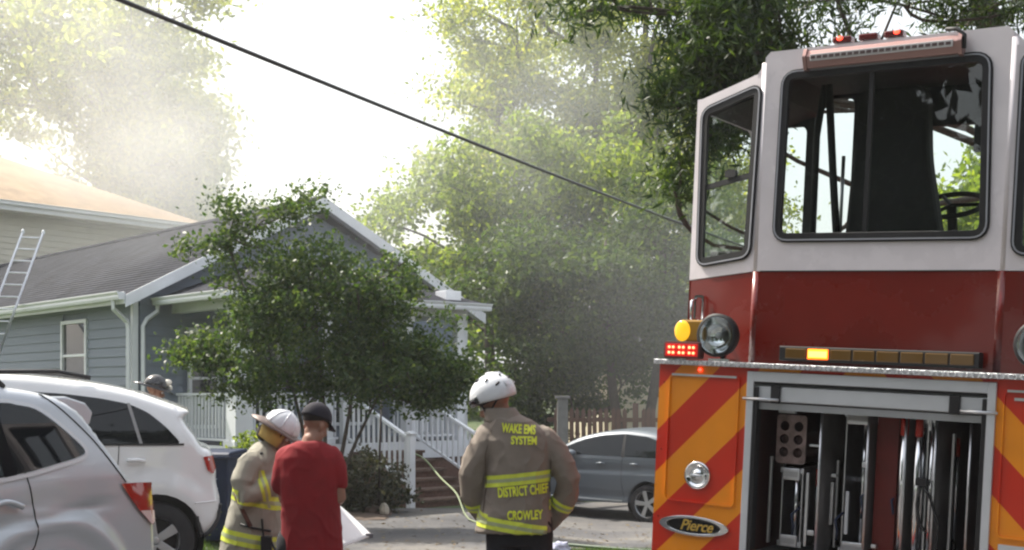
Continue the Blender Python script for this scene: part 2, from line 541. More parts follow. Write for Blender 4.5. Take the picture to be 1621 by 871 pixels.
# crape myrtle before the porch
tree('crape_myrtle_tree', 'small dark green multi stemmed tree hiding the middle of the grey house porch', (-2.75, 18.3, -.3), [(-3.4, 18.3, 2.6), (-2.2, 18.2, 2.4), (-2.9, 18.4, 3.0), (-1.7, 18.2, 2.0)],
     [(-3.0, 18.3, 2.5, 1.25, .9, .9, 95), (-3.55, 18.3, 3.2, .8, .6, .55, 34), (-2.0, 18.2, 2.05, .95, .8, .6, 62), (-1.5, 18.2, 1.75, .85, .7, .45, 44), (-2.3, 18.3, 3.0, .5, .6, .45, 14),
      (-4.15, 18.2, 3.75, .42, .3, .2, 9), (-3.9, 18.2, 4.1, .14, .2, .4, 5), (-3.35, 18.2, 4.1, .22, .3, .3, 7), (-2.95, 18.3, 4.35, .28, .3, .25, 8), (-4.75, 18.2, 3.7, .22, .2, .12, 4), (-4.2, 18.2, 2.15, .55, .4, .35, 18), (-3.4, 18.2, 1.75, .9, .6, .3, 30), (-4.05, 18.2, 4.35, .12, .12, .22, 4), (-2.6, 18.3, 3.6, .6, .4, .3, 16), (-1.75, 18.3, 3.2, .42, .4, .5, 26), (-1.95, 18.3, 2.6, .5, .5, .5, 24), (-1.15, 18.1, 1.7, .55, .5, .28, 20), (-.75, 18.1, 1.85, .3, .3, .3, 10), (-4.6, 18.2, 2.15, .35, .3, .12, 5), (-1.2, 18.3, 2.5, .25, .3, .4, 8)],
     L_myrtle, 17, per=98, spread=.165, leaf=.056, long=1.8, trunk_r=.045, nlimb=120, limb_r=.018, shell=.15)
# woods closing the view beyond the yards
rng_w = np.random.default_rng(77)
C_, pw = crown_points([(x, 62 + 4 * math.sin(x), 4.5 + 1.5 * math.sin(x * .7), 5, 3, 5, 34) for x in range(-46, 50, 6)], rng_w, 110, .9, .3)
tag(link('distant_wood', leaf_mesh('distant_wood', pw, .42, rng_w, 1.7), L_mid), kind='stuff')
# street trees behind the viewer: they shade the engine and show in its glass
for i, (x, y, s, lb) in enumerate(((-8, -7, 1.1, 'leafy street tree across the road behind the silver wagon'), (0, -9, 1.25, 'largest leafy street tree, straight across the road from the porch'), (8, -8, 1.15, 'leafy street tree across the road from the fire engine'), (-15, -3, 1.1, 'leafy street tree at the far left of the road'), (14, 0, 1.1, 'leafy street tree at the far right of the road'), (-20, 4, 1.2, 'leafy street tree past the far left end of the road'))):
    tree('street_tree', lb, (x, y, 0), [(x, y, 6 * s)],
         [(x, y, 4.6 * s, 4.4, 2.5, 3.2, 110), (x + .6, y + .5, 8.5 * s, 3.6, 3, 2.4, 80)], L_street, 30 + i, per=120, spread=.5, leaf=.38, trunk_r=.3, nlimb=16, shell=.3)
# ------------------------------------------------------------------ grey house
FL = .70                       # porch floor height
H = empty('grey_house', (-6.88, 23, 0), (0, 0, R(41.15)))
tag(H, 'single storey grey house with lap siding, white trim, dark shingle roof and front porch', 'house')
M_pane = mat('window_glass', (.02, .024, .028), .04, 0, spec=.9, var=.3, vscale=2)
M_curtain = mat('pale_blind', (.45, .45, .44), .8)
HW, HD, EZ, PK = 7.73, 19.5, 3.42, 5.42
def house_boards(parent, fn, length_fn, z0, z1, step=.18, m=M_siding, cuts=lambda z: []):
    """lap boards; fn(s, z, out) -> 3D ; each board a part of its own"""
    z = z0; k = 0
    while z < z1 - .02:
        s0, s1 = length_fn(z)
        if s1 - s0 < .15: break
        for (a, b) in segs(s0, s1, cuts(z)):
            mb = MB()
            zt = min(z + step, z1)
            v = [fn(a, z, .034), fn(b, z, .034), fn(b, zt + .01, .012), fn(a, zt + .01, .012), fn(a, z, .0), fn(b, z, .0), fn(b, zt + .01, 0), fn(a, zt + .01, 0)]
            mb.add(v, [(0, 1, 2, 3), (4, 7, 6, 5), (0, 4, 5, 1), (3, 2, 6, 7), (0, 3, 7, 4), (1, 5, 6, 2)])
            put('siding_board', mb, m, parent)
        z += step; k += 1
def segs(a, b, cuts):
    out = [(a, b)]
    for c0, c1 in cuts:
        nx = []
        for s, e in out:
            if c1 <= s or c0 >= e: nx.append((s, e)); continue
            if c0 - s > .03: nx.append((s, c0))
            if e - c1 > .03: nx.append((c1, e))
        out = nx
    return out
# inner wall core
mb = MB(); mb.b2((.02, .02, -.5), (HW - .02, HD, EZ + .05))
mb.prism([(.02, EZ), (HW - .02, EZ), (HW / 2, PK - .2)], .02, HD, 'y')
put('wall', mb, M_siding, H)
# window on the left side wall: from the photograph x 100..141
def side_at(px):   # b coordinate on the side wall (a = 0)
    k = (px - 810.5) / 2000
    return (-6.88 - k * 23) / (.658 + k * .753)
w0, w1 = side_at(141), side_at(101)
WZ0, WZ1 = 1.90, 3.06
house_boards(H, lambda s, z, o: (-o, s, z), lambda z: (.1, HD), -.4, EZ - .02, .18, cuts=lambda z: [(w0, w1)] if z > WZ0 - .25 and z < WZ1 else [])
# front wall and gable
DOORS = [(1.95, 2.95)]
FW = [(1.05, 1.72), (4.2, 5.2)]
house_boards(H, lambda s, z, o: (s, -o, z), lambda z: (.1, HW - .1), FL, EZ, .18, cuts=lambda z: [(a - .1, b + .1) for a, b in FW + DOORS] if z < 2.95 else [])
def gab(z):
    t = (z + .12 - EZ) / (PK - .25 - EZ) * HW / 2
    return (max(.1, t), HW - max(.1, t))
house_boards(H, lambda s, z, o: (s, -o, z), gab, EZ + .001, PK - .4, .18)
def window(parent, name, fn, a, b, z0, z1, bars=1, curtain=False):
    """fn(s, z, out)"""
    fr = MB()
    def bar(s0, s1, q0, q1, o0, o1):
        v = [fn(s, z, o) for s in (s0, s1) for z in (q0, q1) for o in (o0, o1)]
        fr.add(v, [(0, 1, 3, 2), (4, 6, 7, 5), (0, 4, 5, 1), (2, 3, 7, 6), (0, 2, 6, 4), (1, 5, 7, 3)])
    t = .07
    bar(a, a + t, z0, z1, .0, .07); bar(b - t, b, z0, z1, .0, .07)
    bar(a + t, b - t, z1 - t, z1, 0, .068); bar(a + t, b - t, z0, z0 + t, 0, .075)
    zm = (z0 + z1) / 2 - .12 if z0 > 1.5 else (z0 + z1) / 2
    bar(a + t, b - t, zm - .025, zm + .025, 0, .055)
    o = put(name, fr, M_fwhite, parent, bevel=.004)
    for (q0, q1) in ((z0 + t, zm - .025), (zm + .025, z1 - t)):
        g = MB(); v = [fn(s, z, .02) for s, z in ((a + t, q0), (b - t, q0), (b - t, q1), (a + t, q1))]
        w = [fn(s, z, .012) for s, z in ((a + t, q0), (b - t, q0), (b - t, q1), (a + t, q1))]
        g.add(v + w, [(0, 1, 2, 3), (7, 6, 5, 4), (0, 4, 5, 1), (1, 5, 6, 2), (2, 6, 7, 3), (3, 7, 4, 0)])
        put('pane', g, M_pane, o)
    return o
window(H, 'window', lambda s, z, o: (-o, s, z), w0, w1, WZ0, WZ1)
for a, b in FW: window(H, 'window', lambda s, z, o: (s, -o, z), a, b, FL + .25, 2.85)
# door
dr = MB(); a, b = DOORS[0]
dr.b2((a, -.03, FL), (b, .02, 2.8)); d = put('door', dr, mat('dark_green_door', (.02, .03, .028), .4, var=.15), H)
tr = MB(); tr.b2((a - .1, -.06, FL), (a, .0, 2.9)); tr.b2((b, -.06, FL), (b + .1, .0, 2.9)); tr.b2((a, -.06, 2.8), (b, 0, 2.9)); put('door_frame', tr, M_white, H)
kn = MB(); kn.sphere((a + .1, -.08, 1.7), .035); put('handle', kn, M_chrome, d, smooth=True)
# corner boards
for (x, y) in ((-.045, -.05), (HW - .05, -.05)):
    c = MB(); c.b2((x, y, -.4), (x + .10, y + .10, EZ)); put('corner_board', c, M_white, H)
# roof: two thick slopes, overhang .35
OV, RO = .32, .33
pit = (PK - EZ) / (HW / 2)
def rz(a): return PK - abs(a - HW / 2) * pit
for sgn in (0, 1):
    mb = MB(); a0 = HW / 2; a1 = (-OV if sgn == 0 else HW + OV)
    N = 14
    for k in range(1):
        z0_, z1_ = rz(a0), rz(a1)
        v = [(a0, -RO, z0_), (a0, HD + RO, z0_), (a1, HD + RO, z1_), (a1, -RO, z1_)]
        v += [(x, y, z + .1) for x, y, z in v]
        mb.add(v, [(0, 1, 2, 3), (7, 6, 5, 4), (0, 4, 5, 1), (1, 5, 6, 2), (2, 6, 7, 3), (3, 7, 4, 0)])
    ro = put('roof', mb, M_roof, H)
    if sgn == 0:
        # shingle courses as thin overlapping steps on the side the photograph shows
        st = MB(); L = math.hypot(a0 - a1, z0_ - z1_); ncr = 30
        for k in range(ncr):
            t0 = k / ncr; t1 = (k + 1) / ncr + .004
            xa = a1 + (a0 - a1) * t0; xb = a1 + (a0 - a1) * min(1, t1)
            za = rz(xa) + .1; zb = rz(xb) + .1
            v = [(xa, -RO + .01, za + .016), (xa, HD + RO, za + .016), (xb, HD + RO, zb + .003), (xb, -RO + .01, zb + .003), (xa, -RO + .01, za), (xa, HD + RO, za)]
            st.add(v, [(0, 1, 2, 3), (4, 5, 1, 0)])
        tag(put('shingle_courses', st, M_roof, ro), kind='stuff')
cap = MB(); cap.tube([(HW / 2, -RO, PK + .1), (HW / 2, HD + RO, PK + .1)], .07, 6); put('ridge_cap', cap, M_roof, H)
# rake fascia boards on the front gable
for sgn in (0, 1):
    a0 = HW / 2; a1 = (-OV if sgn == 0 else HW + OV)
    fa = MB(); th = .2
    v = [(a0, -RO - .03, rz(a0) + .12), (a1, -RO - .03, rz(a1) + .12), (a1, -RO - .03, rz(a1) - th + .1), (a0, -RO - .03, rz(a0) - th + .1)]
    v += [(x, -RO - .003, z) for x, y, z in v]
    fa.add(v, [(0, 1, 2, 3), (7, 6, 5, 4), (0, 4, 5, 1), (1, 5, 6, 2), (2, 6, 7, 3), (3, 7, 4, 0)])
    put('rake_board', fa, M_white, H)
    so = MB(); v = [(a0, -RO, rz(a0) - .01), (a1, -RO, rz(a1) - .01), (a1, -.04, rz(a1) - .01), (a0, -.04, rz(a0) - .01)]
    v += [(x, y, z - .02) for x, y, z in v]
    so.add(v, [(0, 1, 2, 3), (7, 6, 5, 4), (0, 4, 5, 1), (1, 5, 6, 2), (2, 6, 7, 3), (3, 7, 4, 0)]); put('soffit', so, M_white, H)
# side eave: boxed soffit, fascia, gutter
so = MB(); so.b2((-OV, -RO + .02, EZ - .14), (-.02, HD, EZ - .10)); put('soffit', so, M_white, H)
fa = MB(); fa.b2((-OV - .02, -RO, EZ - .2), (-OV + .005, HD, EZ - .0)); put('fascia', fa, M_white, H)
def gutter(parent, p0, p1, out, size=.13):
    p0 = Vector(p0); p1 = Vector(p1); out = Vector(out)
    prof = [(0, 0), (.09, -.0), (.105, .04), (.10, .07), (.13, .11), (.13, .125), (.118, .125), (.115, .11), (.085, .07), (.09, .045), (.08, .012), (.012, .012), (.012, .125), (0, .125)]
    vs = [p0 + out * a * size / .13 + Vector((0, 0, b * size / .13)) for a, b in prof] + [p1 + out * a * size / .13 + Vector((0, 0, b * size / .13)) for a, b in prof]
    n = len(prof); m = MB(); m.add(vs, [(i, (i + 1) % n, (i + 1) % n + n, i + n) for i in range(n)])
    m.add([p0 + out * a * size / .13 + Vector((0, 0, b * size / .13)) for a, b in prof[:6]] + [p0 + Vector((0, 0, .125))], [tuple(range(7))])
    m.add([p1 + out * a * size / .13 + Vector((0, 0, b * size / .13)) for a, b in prof[:6]] + [p1 + Vector((0, 0, .125))], [tuple(range(7))])
    return put('gutter', m, M_fwhite, parent)
gutter(H, (-OV - .02, -RO - .02, EZ - .13), (-OV - .02, HD, EZ - .13), (-1, 0, 0), .15)
def downspout(pts, name='downspout'):
    m = MB(); m.tube(pts, .045, 4); return put(name, m, M_fwhite, H)
downspout([(-.40, -.02, EZ - .12), (-.40, -.02, EZ - .28), (-.13, .02, EZ - .5), (-.10, .02, EZ - .62), (-.10, .02, -.3)])
downspout([(.40, -.12, EZ - .18), (.40, -.12, EZ - .3), (.2, -.1, EZ - .45), (.13, -.1, EZ - .58), (.13, -.1, -.3)])
# ---- porch: a from .72 to 6.6, b from -2.5 to 0
PA0, PA1, PB = .72, 5.8, -2.5
mb = MB(); mb.b2((PA0, PB, FL - .12), (PA1, -.04, FL)); put('porch_floor', mb, mat('grey_porch_boards', (.14, .14, .15), .7, var=.2, vscale=3), H)
mb = MB(); mb.b2((PA0 - .01, PB - .02, FL - .32), (PA1 + .01, PB - .0, FL - .0)); mb.b2((PA0 - .02, PB, FL - .32), (PA0, -.04, FL)); put('porch_skirt_board', mb, M_white, H)
# brick piers and foundation bricks (courses seen beside the steps)
mb = MB(); mb.b2((PA0 + .05, PB + .06, -.6), (PA1 - .05, PB + .2, FL - .32)); mb.b2((PA0 + .05, PB + .2, -.6), (PA0 + .18, -.05, FL - .32)); put('foundation', mb, M_brick, H)
bk = MB(); bk.b2((0, 0, 0), (.2, .05, .06)); bme = bk.mesh('brick')
cnt = 0
for row in range(12):
    z = -.42 + row * .073
    if z > FL - .4: break
    a = PA0 + .06 + (row % 2) * .11
    while a < 3.2:
        o = link('brick', bme, M_brick, H); o.location = (a, PB + .06 - .012 - random.random() * .006, z); a += .212
# porch ceiling beam + hip roof
BZ = 3.1
mb = MB()
mb.b2((PA0, PB, BZ), (PA1, PB + .2, BZ + .24)); mb.b2((PA0, PB + .2, BZ), (PA0 + .2, -.04, BZ + .24)); mb.b2((PA1 - .2, PB + .2, BZ), (PA1, -.04, BZ + .24)); put('porch_beam', mb, M_white, H)
mb = MB(); mb.b2((PA0 + .2, PB + .2, BZ + .2), (PA1 - .2, -.04, BZ + .22)); put('porch_ceiling', mb, M_white, H)
o_ = .28; zt = 4.25; z_ = BZ + .27
hp = [(PA0 - o_, PB - o_, z_), (PA1 + o_, PB - o_, z_), (PA1 + o_, -.035, z_), (PA0 - o_, -.035, z_), (PA0 + 2.0, -.035, zt), (PA1 - 2.0, -.035, zt)]
mb = MB(); mb.add(hp + [(x, y, z - .06) for x, y, z in hp[:4]], [(0, 1, 5, 4), (0, 4, 3), (1, 2, 5), (2, 3, 4, 5), (0, 6, 7, 1), (1, 7, 8, 2), (0, 3, 9, 6), (6, 9, 8, 7)]); put('porch_roof', mb, M_roof, H)
gutter(H, (PA0 - o_, PB - o_ - .01, z_ - .14), (PA1 + o_, PB - o_ - .01, z_ - .14), (0, -1, 0), .14)
gutter(H, (PA0 - o_ - .01, PB - o_, z_ - .14), (PA0 - o_ - .01, -.06, z_ - .14), (-1, 0, 0), .14)
# flashing block on the right porch roof
mb = MB(); mb.b2((PA1 - .62, PB - .1, z_ + .02), (PA1 - .25, PB + .25, z_ + .24)); put('vent', mb, M_white, H, bevel=.01)
# columns: tapered box shafts on square bases
def column(a, b, w0=.30, w1=.2, zb=FL, zt_=BZ, name='column'):
    m = MB()
    v = [(a + sx * w / 2, b + sy * w / 2, z) for z, w in ((zb, w0), (zt_, w1)) for sx, sy in ((-1, -1), (1, -1), (1, 1), (-1, 1))]
    m.add(v, [(3, 2, 1, 0), (4, 5, 6, 7), (0, 1, 5, 4), (1, 2, 6, 5), (2, 3, 7, 6), (3, 0, 4, 7)])
    m.box((a, b, zb + .05), (w0 + .06, w0 + .06, .1)); m.box((a, b, zt_ - .06), (w1 + .07, w1 + .07, .12))
    return put(name, m, M_white, H, bevel=.006)
column(PA0 + .12, PB + .14, .36, .24)
for a in (2.62, 4.42): column(a, PB + .14, .16, .14)
column(PA1 - .14, PB + .14, .2, .16)
# railings: rails and balusters are parts
bal = MB(); bal.b2((-.018, -.018, 0), (.018, .018, .74)); bal_me = bal.mesh('baluster')
def railing(p0, p1, dz=.0, n=None, short=0):
    p0 = Vector(p0); p1 = Vector(p1); d = p1 - p0; L = Vector((d.x, d.y, 0)).length; ang = math.atan2(d.y, d.x)
    sl = math.atan2(d.z, L)
    for h, w, t in ((.90, .08, .045), (.1, .05, .04)):
        m = MB(); rot = Matrix.Rotation(ang, 3, 'Z') @ Matrix.Rotation(-sl, 3, 'Y')
        m.box((p0 + p1) / 2 + Vector((0, 0, h)), (d.length, w, t), rot); put('rail', m, M_fwhite, H)
    n = n or int(L / .125)
    for k in range(n):
        q = p0 + d * ((k + .5) / n)
        o = link('baluster', bal_me, M_fwhite, H); o.location = q + Vector((0, 0, .13)); o.rotation_euler = (0, 0, ang)
railing((PA0 + .1, -.08, FL), (PA0 + .1, PB + .36, FL))
railing((PA0 + .33, PB + .12, FL), (2.95 - .12, PB + .12, FL))
railing((4.52, PB + .12, FL), (PA1 - .25, PB + .12, FL))
railing((PA1 - .1, PB + .25, FL), (PA1 - .1, -.08, FL))
# stair flight between a = 2.95 and 4.42
SA0, SA1, SL, NS = 3.0, 4.45, 1.95, 6
gzb = -.36
rise = (FL - gzb) / (NS + 1)
for k in range(NS):
    z = FL - rise * (k + 1); b0 = PB - .03 - k * (SL / NS)
    m = MB(); m.b2((SA0, b0 - SL / NS - .03, z - .05), (SA1, b0, z)); put('step', m, mat('brown_stair_tread', (.13, .085, .065), .8, var=.3, vscale=8), H, bevel=.006)
    m = MB(); m.b2((SA0 + .02, b0 - SL / NS + .02, gzb - .3), (SA1 - .02, b0 - .003, z - .055)); put('riser', m, M_brick, H)
def newel(a, b, z0, z1, w=.115):
    m = MB(); m.b2((a - w / 2, b - w / 2, z0), (a + w / 2, b + w / 2, z1)); m.box((a, b, z1 + .015), (w + .05, w + .05, .03)); m.box((a, b, z1 + .04), (w * .7, w * .7, .03))
    return put('newel_post', m, M_fwhite, H, bevel=.005)
for a in (SA0 - .05, SA1 + .05):
    newel(a, PB + .1, FL - .35, FL + .98)
    newel(a, PB - SL, gzb - .1, gzb + 1.28)
    railing((a, PB + .02, FL + .02), (a, PB - SL + .07, gzb + .32), n=12)
# light strip of retaining bricks beside the steps
for k in range(14):
    m = MB(); m.b2((0, 0, 0), (.36, .16, .16)); o = put('edging_block', m, M_brick, H, bevel=.01); o.location = (SA1 + .15 + k * .38 - (2.6 if k > 8 else 0) * 0, PB - SL - .2, gzb - .08)

# ------------------------------------------------------------------ tan roofed house in the smoke
H2 = empty('tan_roofed_house', (-19.0, 38, 0), (0, 0, math.atan2(.783, .622)))
tag(H2, 'cream sided two storey house with a wide tan roof, half lost in smoke', 'house')
M_cream = mat('cream_lap_siding', (.55, .52, .45), .7, var=.06, vscale=2)
M_tan = mat('tan_shingle', (.36, .26, .17), .9, var=.25, vscale=1.2, bump=.4, bscale=50)
L2, D2, Z2, R2 = 11.3, 12, 7.75, 10.7
mb = MB(); mb.b2((0, 0, -1), (L2, D2, Z2)); put('wall', mb, M_cream, H2)
lap = MB(); z = .5
while z < Z2 - .1:
    lap.add([(0, -.035, z), (L2, -.035, z), (L2, -.006, z + .2), (0, -.006, z + .2), (0, 0, z), (L2, 0, z)], [(0, 1, 2, 3), (4, 5, 1, 0)]); z += .2
tag(put('siding_courses', lap, M_cream, H2), kind='stuff')
o2 = .7
e = [(-o2, -o2, Z2), (L2 + o2, -o2, Z2), (L2 + o2, D2 + o2, Z2), (-o2, D2 + o2, Z2)]
rg = [(4.5, D2 / 2, R2), (L2 - 5.6, D2 / 2, R2)]
mb = MB(); mb.add(e + rg + [(x, y, z - .06) for x, y, z in e], [(0, 1, 5, 4), (1, 2, 5), (2, 3, 4, 5), (3, 0, 4), (9, 8, 7, 6), (0, 6, 7, 1), (1, 7, 8, 2), (2, 8, 9, 3), (3, 9, 6, 0)])
put('roof', mb, M_tan, H2)
mb = MB(); mb.b2((-o2, -o2 - .03, Z2 - .28), (L2 + o2, -o2 - .002, Z2 + .02)); mb.b2((L2 + o2 + .002, -o2, Z2 - .28), (L2 + o2 + .03, D2 + o2, Z2 + .02)); put('fascia', mb, M_white, H2)
mb = MB(); mb.b2((-o2 + .01, -o2 + .01, Z2 - .3), (L2 + o2 - .01, -.05, Z2 - .27)); put('soffit', mb, M_cream, H2)
gutter(H2, (-o2, -o2 - .035, Z2 - .12), (L2 + o2, -o2 - .035, Z2 - .12), (0, -1, 0), .14)

# ------------------------------------------------------------------ cream neighbour house at the right, seen past the trees
H3 = empty('cream_neighbour_house', (3.0, 35.0, -.6), (0, 0, R(12)))
tag(H3, 'sunlit cream house glimpsed between the trees beside the fire engine', 'house')
mb = MB(); mb.b2((0, 0, 0), (9, 7, 3.1)); put('wall', mb, mat('cream_stucco', (.62, .55, .42), .85, var=.08), H3)
mb = MB(); mb.prism([(-.4, 3.05), (9.4, 3.05), (4.5, 4.6)], -.4, 7.4, 'y'); put('roof', mb, M_roof, H3)
for a in (1.6, 4.6):
    window(H3, 'window', lambda s, z, o: (s, -o, z), a, a + 1.0, 1.1, 2.4)
# ------------------------------------------------------------------ fence
FN = empty('picket_fence', (.75, 27.2, -.55), (0, 0, R(-8)))
tag(FN, 'brown wooden picket fence with gaps behind the grey crossover', 'fence')
M_pick = mat('reddish_brown_picket', (.13, .075, .055), .85, var=.3, vscale=5, stretch=(3, 3, .5))
pk = MB(); pk.prism([(-.045, 0), (.045, 0), (.045, 1.76), (0, 1.83), (-.045, 1.76)], -.011, .011, 'y'); pkm = pk.mesh('picket')
for k in range(30):
    if k in (13, 14, 21, 22): continue
    o = link('picket', pkm, M_pick, FN); o.location = (.18 + k * .125, 0, .03 + random.uniform(-.01, .01)); o.rotation_euler = (0, R(random.uniform(-1, 1)), 0)
for z in (.35, 1.55):
    m = MB(); m.b2((0, .02, z), (4.1, .06, z + .09)); put('rail', m, M_pick, FN)
for x in (1.9, 4.1):
    m = MB(); m.b2((x - .06, .0, -.2), (x + .06, .12, 1.95)); put('post', m, M_pick, FN)
GP = empty('gate_post', (1.05, 26.3, -.55)); tag(GP, 'square weathered grey post at the left end of the picket fence', 'post')
m = MB(); m.b2((-.11, -.11, -.2), (.11, .11, 2.05)); put('shaft', m, mat('weathered_grey_wood', (.2, .2, .19), .85, var=.2, vscale=4), GP, bevel=.01)
m = MB(); m.b2((-.15, -.15, 2.05), (.15, .15, 2.11)); put('cap', m, mat('weathered_grey_wood'), GP, bevel=.01)

# ------------------------------------------------------------------ ladder against the grey house eave
def hloc(a, b, z): return H.matrix_basis @ Vector((a, b, z))
bpy.context.view_layer.update()
lt = P(52, 369, 26.6); lb = P(-30, 590, 25.0)
lb = lt + (lb - lt) * 1.0
ext = Vector((lb.x, lb.y, lb.z)); d = (ext - lt).normalized()
gd = (lt.z + .3) / -d.z
LD = empty('extension_ladder', tuple(lt + d * gd)); tag(LD, 'aluminium extension ladder leaning on the eave of the grey house', 'ladder')
o0 = Vector(LD.location); tloc = lt - o0
side = Vector((.93, .36, 0)).normalized()
for s in (-1, 1):
    m = MB(); q0 = side * s * .2; m.tube([q0, tloc + q0], [(.018, .04)] * 2, 4); put('side_rail', m, M_alu, LD)
n = int(gd / .3)
rg_ = MB(); rg_.tube([-side * .2, side * .2], .016, 6); rme = rg_.mesh('rung')
for k in range(1, n + 1):
    o = link('rung', rme, M_alu, LD); o.location = tloc * (k / (n + .4))
for s in (-1, 1):
    m = MB(); m.sphere(tloc + side * s * .2 - d * .02, (.035, .035, .06)); put('end_cap', m, M_white, LD, smooth=True)
# ------------------------------------------------------------------ overhead service cable
a = P(195, 2, 8.0) ; b = P(1180, 391, 22)
CB = bpy.data.objects.new
pts = []
d = (b - a)
for k in range(-6, 30):
    t = k / 16.
    pts.append(a + d * t + Vector((0, 0, -.16 * 4 * t * (1 - t) * .25)))
m = MB(); m.tube(pts, .017, 8); m2 = put('overhead_cable', m, mat('black_cable', (.035, .035, .04), .3), smooth=True)
tag(m2, 'black overhead service cable sagging across the white sky', 'cable')
e_ = pts[-1]
UP = empty('utility_pole', (e_.x, e_.y, 0)); tag(UP, 'wooden utility pole behind the fire engine that carries the cable', 'utility pole')
m = MB(); m.tube([(0, 0, -.5), (0, 0, e_.z + .6)], [.16, .12], 10); put('shaft', m, M_bark, UP, smooth=True)
m = MB(); m.cyl((0, -.25, e_.z), (0, 0, e_.z), .03); put('bracket', m, M_alu, UP)
# ------------------------------------------------------------------ shrubs by the steps
L_brownish = leaf_mat('dull_shrub_leaves', (.02, .026, .014), (.045, .05, .028), (.1, .1, .06), .2)
def shrub(label, c, r, n, seed, m=None, leaf=.06, group=None):
    rng = np.random.default_rng(seed)
    root = empty('shrub', (c[0], c[1], ground_z(c[0], c[1]))); tag(root, label, 'shrub', group)
    C, pts = crown_points([(0, 0, r[2] * .95, r[0], r[1], r[2], n)], rng, 60, .1, .2)
    pts = pts[pts[:, 2] > .01]
    link('foliage', leaf_mesh('foliage', pts, leaf, rng, 1.8), m or L_brownish, root)
    mb = MB()
    for k in range(9):
        c_ = C[rng.integers(len(C))]; limb(mb, (0, 0, -.05), c_, .014, .005, rng)
    put('stem', mb, M_bark, root)
    return root
p = P(585, 760, 20.6); shrub('large dull brown green shrub against the left stair rail', (p.x, 20.7), (.75, .5, .55), 60, 41)
p = P(530, 760, 20.2); shrub('rounded shrub left of the stair shrub, behind the man in red', (p.x, 20.4), (.5, .5, .5), 40, 42)
p = P(386, 700, 18.6); shrub('small pale green shrub at the foot of the corner column', (p.x, 18.8), (.32, .32, .62), 26, 43, L_mid, .05)
p = P(360, 800, 15.8); shrub('low green clump beside the blue cart', (p.x, 15.6), (.22, .22, .22), 16, 44, L_mid, .05)
# ------------------------------------------------------------------ fire engine (rear of a tiller ladder truck)
T = empty('fire_engine', (.806, 7.585, .012))
T.rotation_mode = 'QUATERNION'
T.rotation_quaternion = (Matrix.Rotation(R(-35.4), 3, 'Z') @ Matrix.Rotation(R(3.0), 3, 'Y')).to_quaternion()
tag(T, 'red and white ladder fire engine seen from behind with striped rear and open ladder compartment', 'fire engine')
M_red = mat('deep_red_paint', (.17, .009, .004), .25, coat=.5, var=.2, vscale=1.2)
M_cabw = mat('white_cab_paint', (.78, .73, .76), .25, coat=.6, var=.09, vscale=2.2)
M_glassT = mat('cab_glass', (.90, .95, .93), .0, trans=1., ior=1.45, spec=.5)
M_int = mat('dark_cab_interior', (.018, .018, .02), .7, var=.2, vscale=8)
# thin glass: mix of glossy and transparent so light passes
def thin_glass(name, tint, refl=.5):
    m = bpy.data.materials.new(name); m.use_nodes = True; t = m.node_tree
    t.nodes.remove(t.nodes['Principled BSDF'])
    tr = t.nodes.new('ShaderNodeBsdfTransparent'); tr.inputs[0].default_value = (*tint, 1)
    gl = t.nodes.new('ShaderNodeBsdfGlossy'); gl.inputs['Roughness'].default_value = .01
    fr = t.nodes.new('ShaderNodeFresnel'); fr.inputs[0].default_value = 1.5
    ma = t.nodes.new('ShaderNodeMath'); ma.operation = 'MULTIPLY_ADD'; ma.inputs[1].default_value = refl * 2; ma.inputs[2].default_value = .02
    t.links.new(fr.outputs[0], ma.inputs[0])
    mx = t.nodes.new('ShaderNodeMixShader'); t.links.new(ma.outputs[0], mx.inputs[0])
    t.links.new(tr.outputs[0], mx.inputs[1]); t.links.new(gl.outputs[0], mx.inputs[2])
    t.links.new(mx.outputs[0], t.nodes['Material Output'].inputs[0])
    MATS[name] = m
    return m
M_clear = thin_glass('cab_window_glass', (.92, .96, .95), .30)
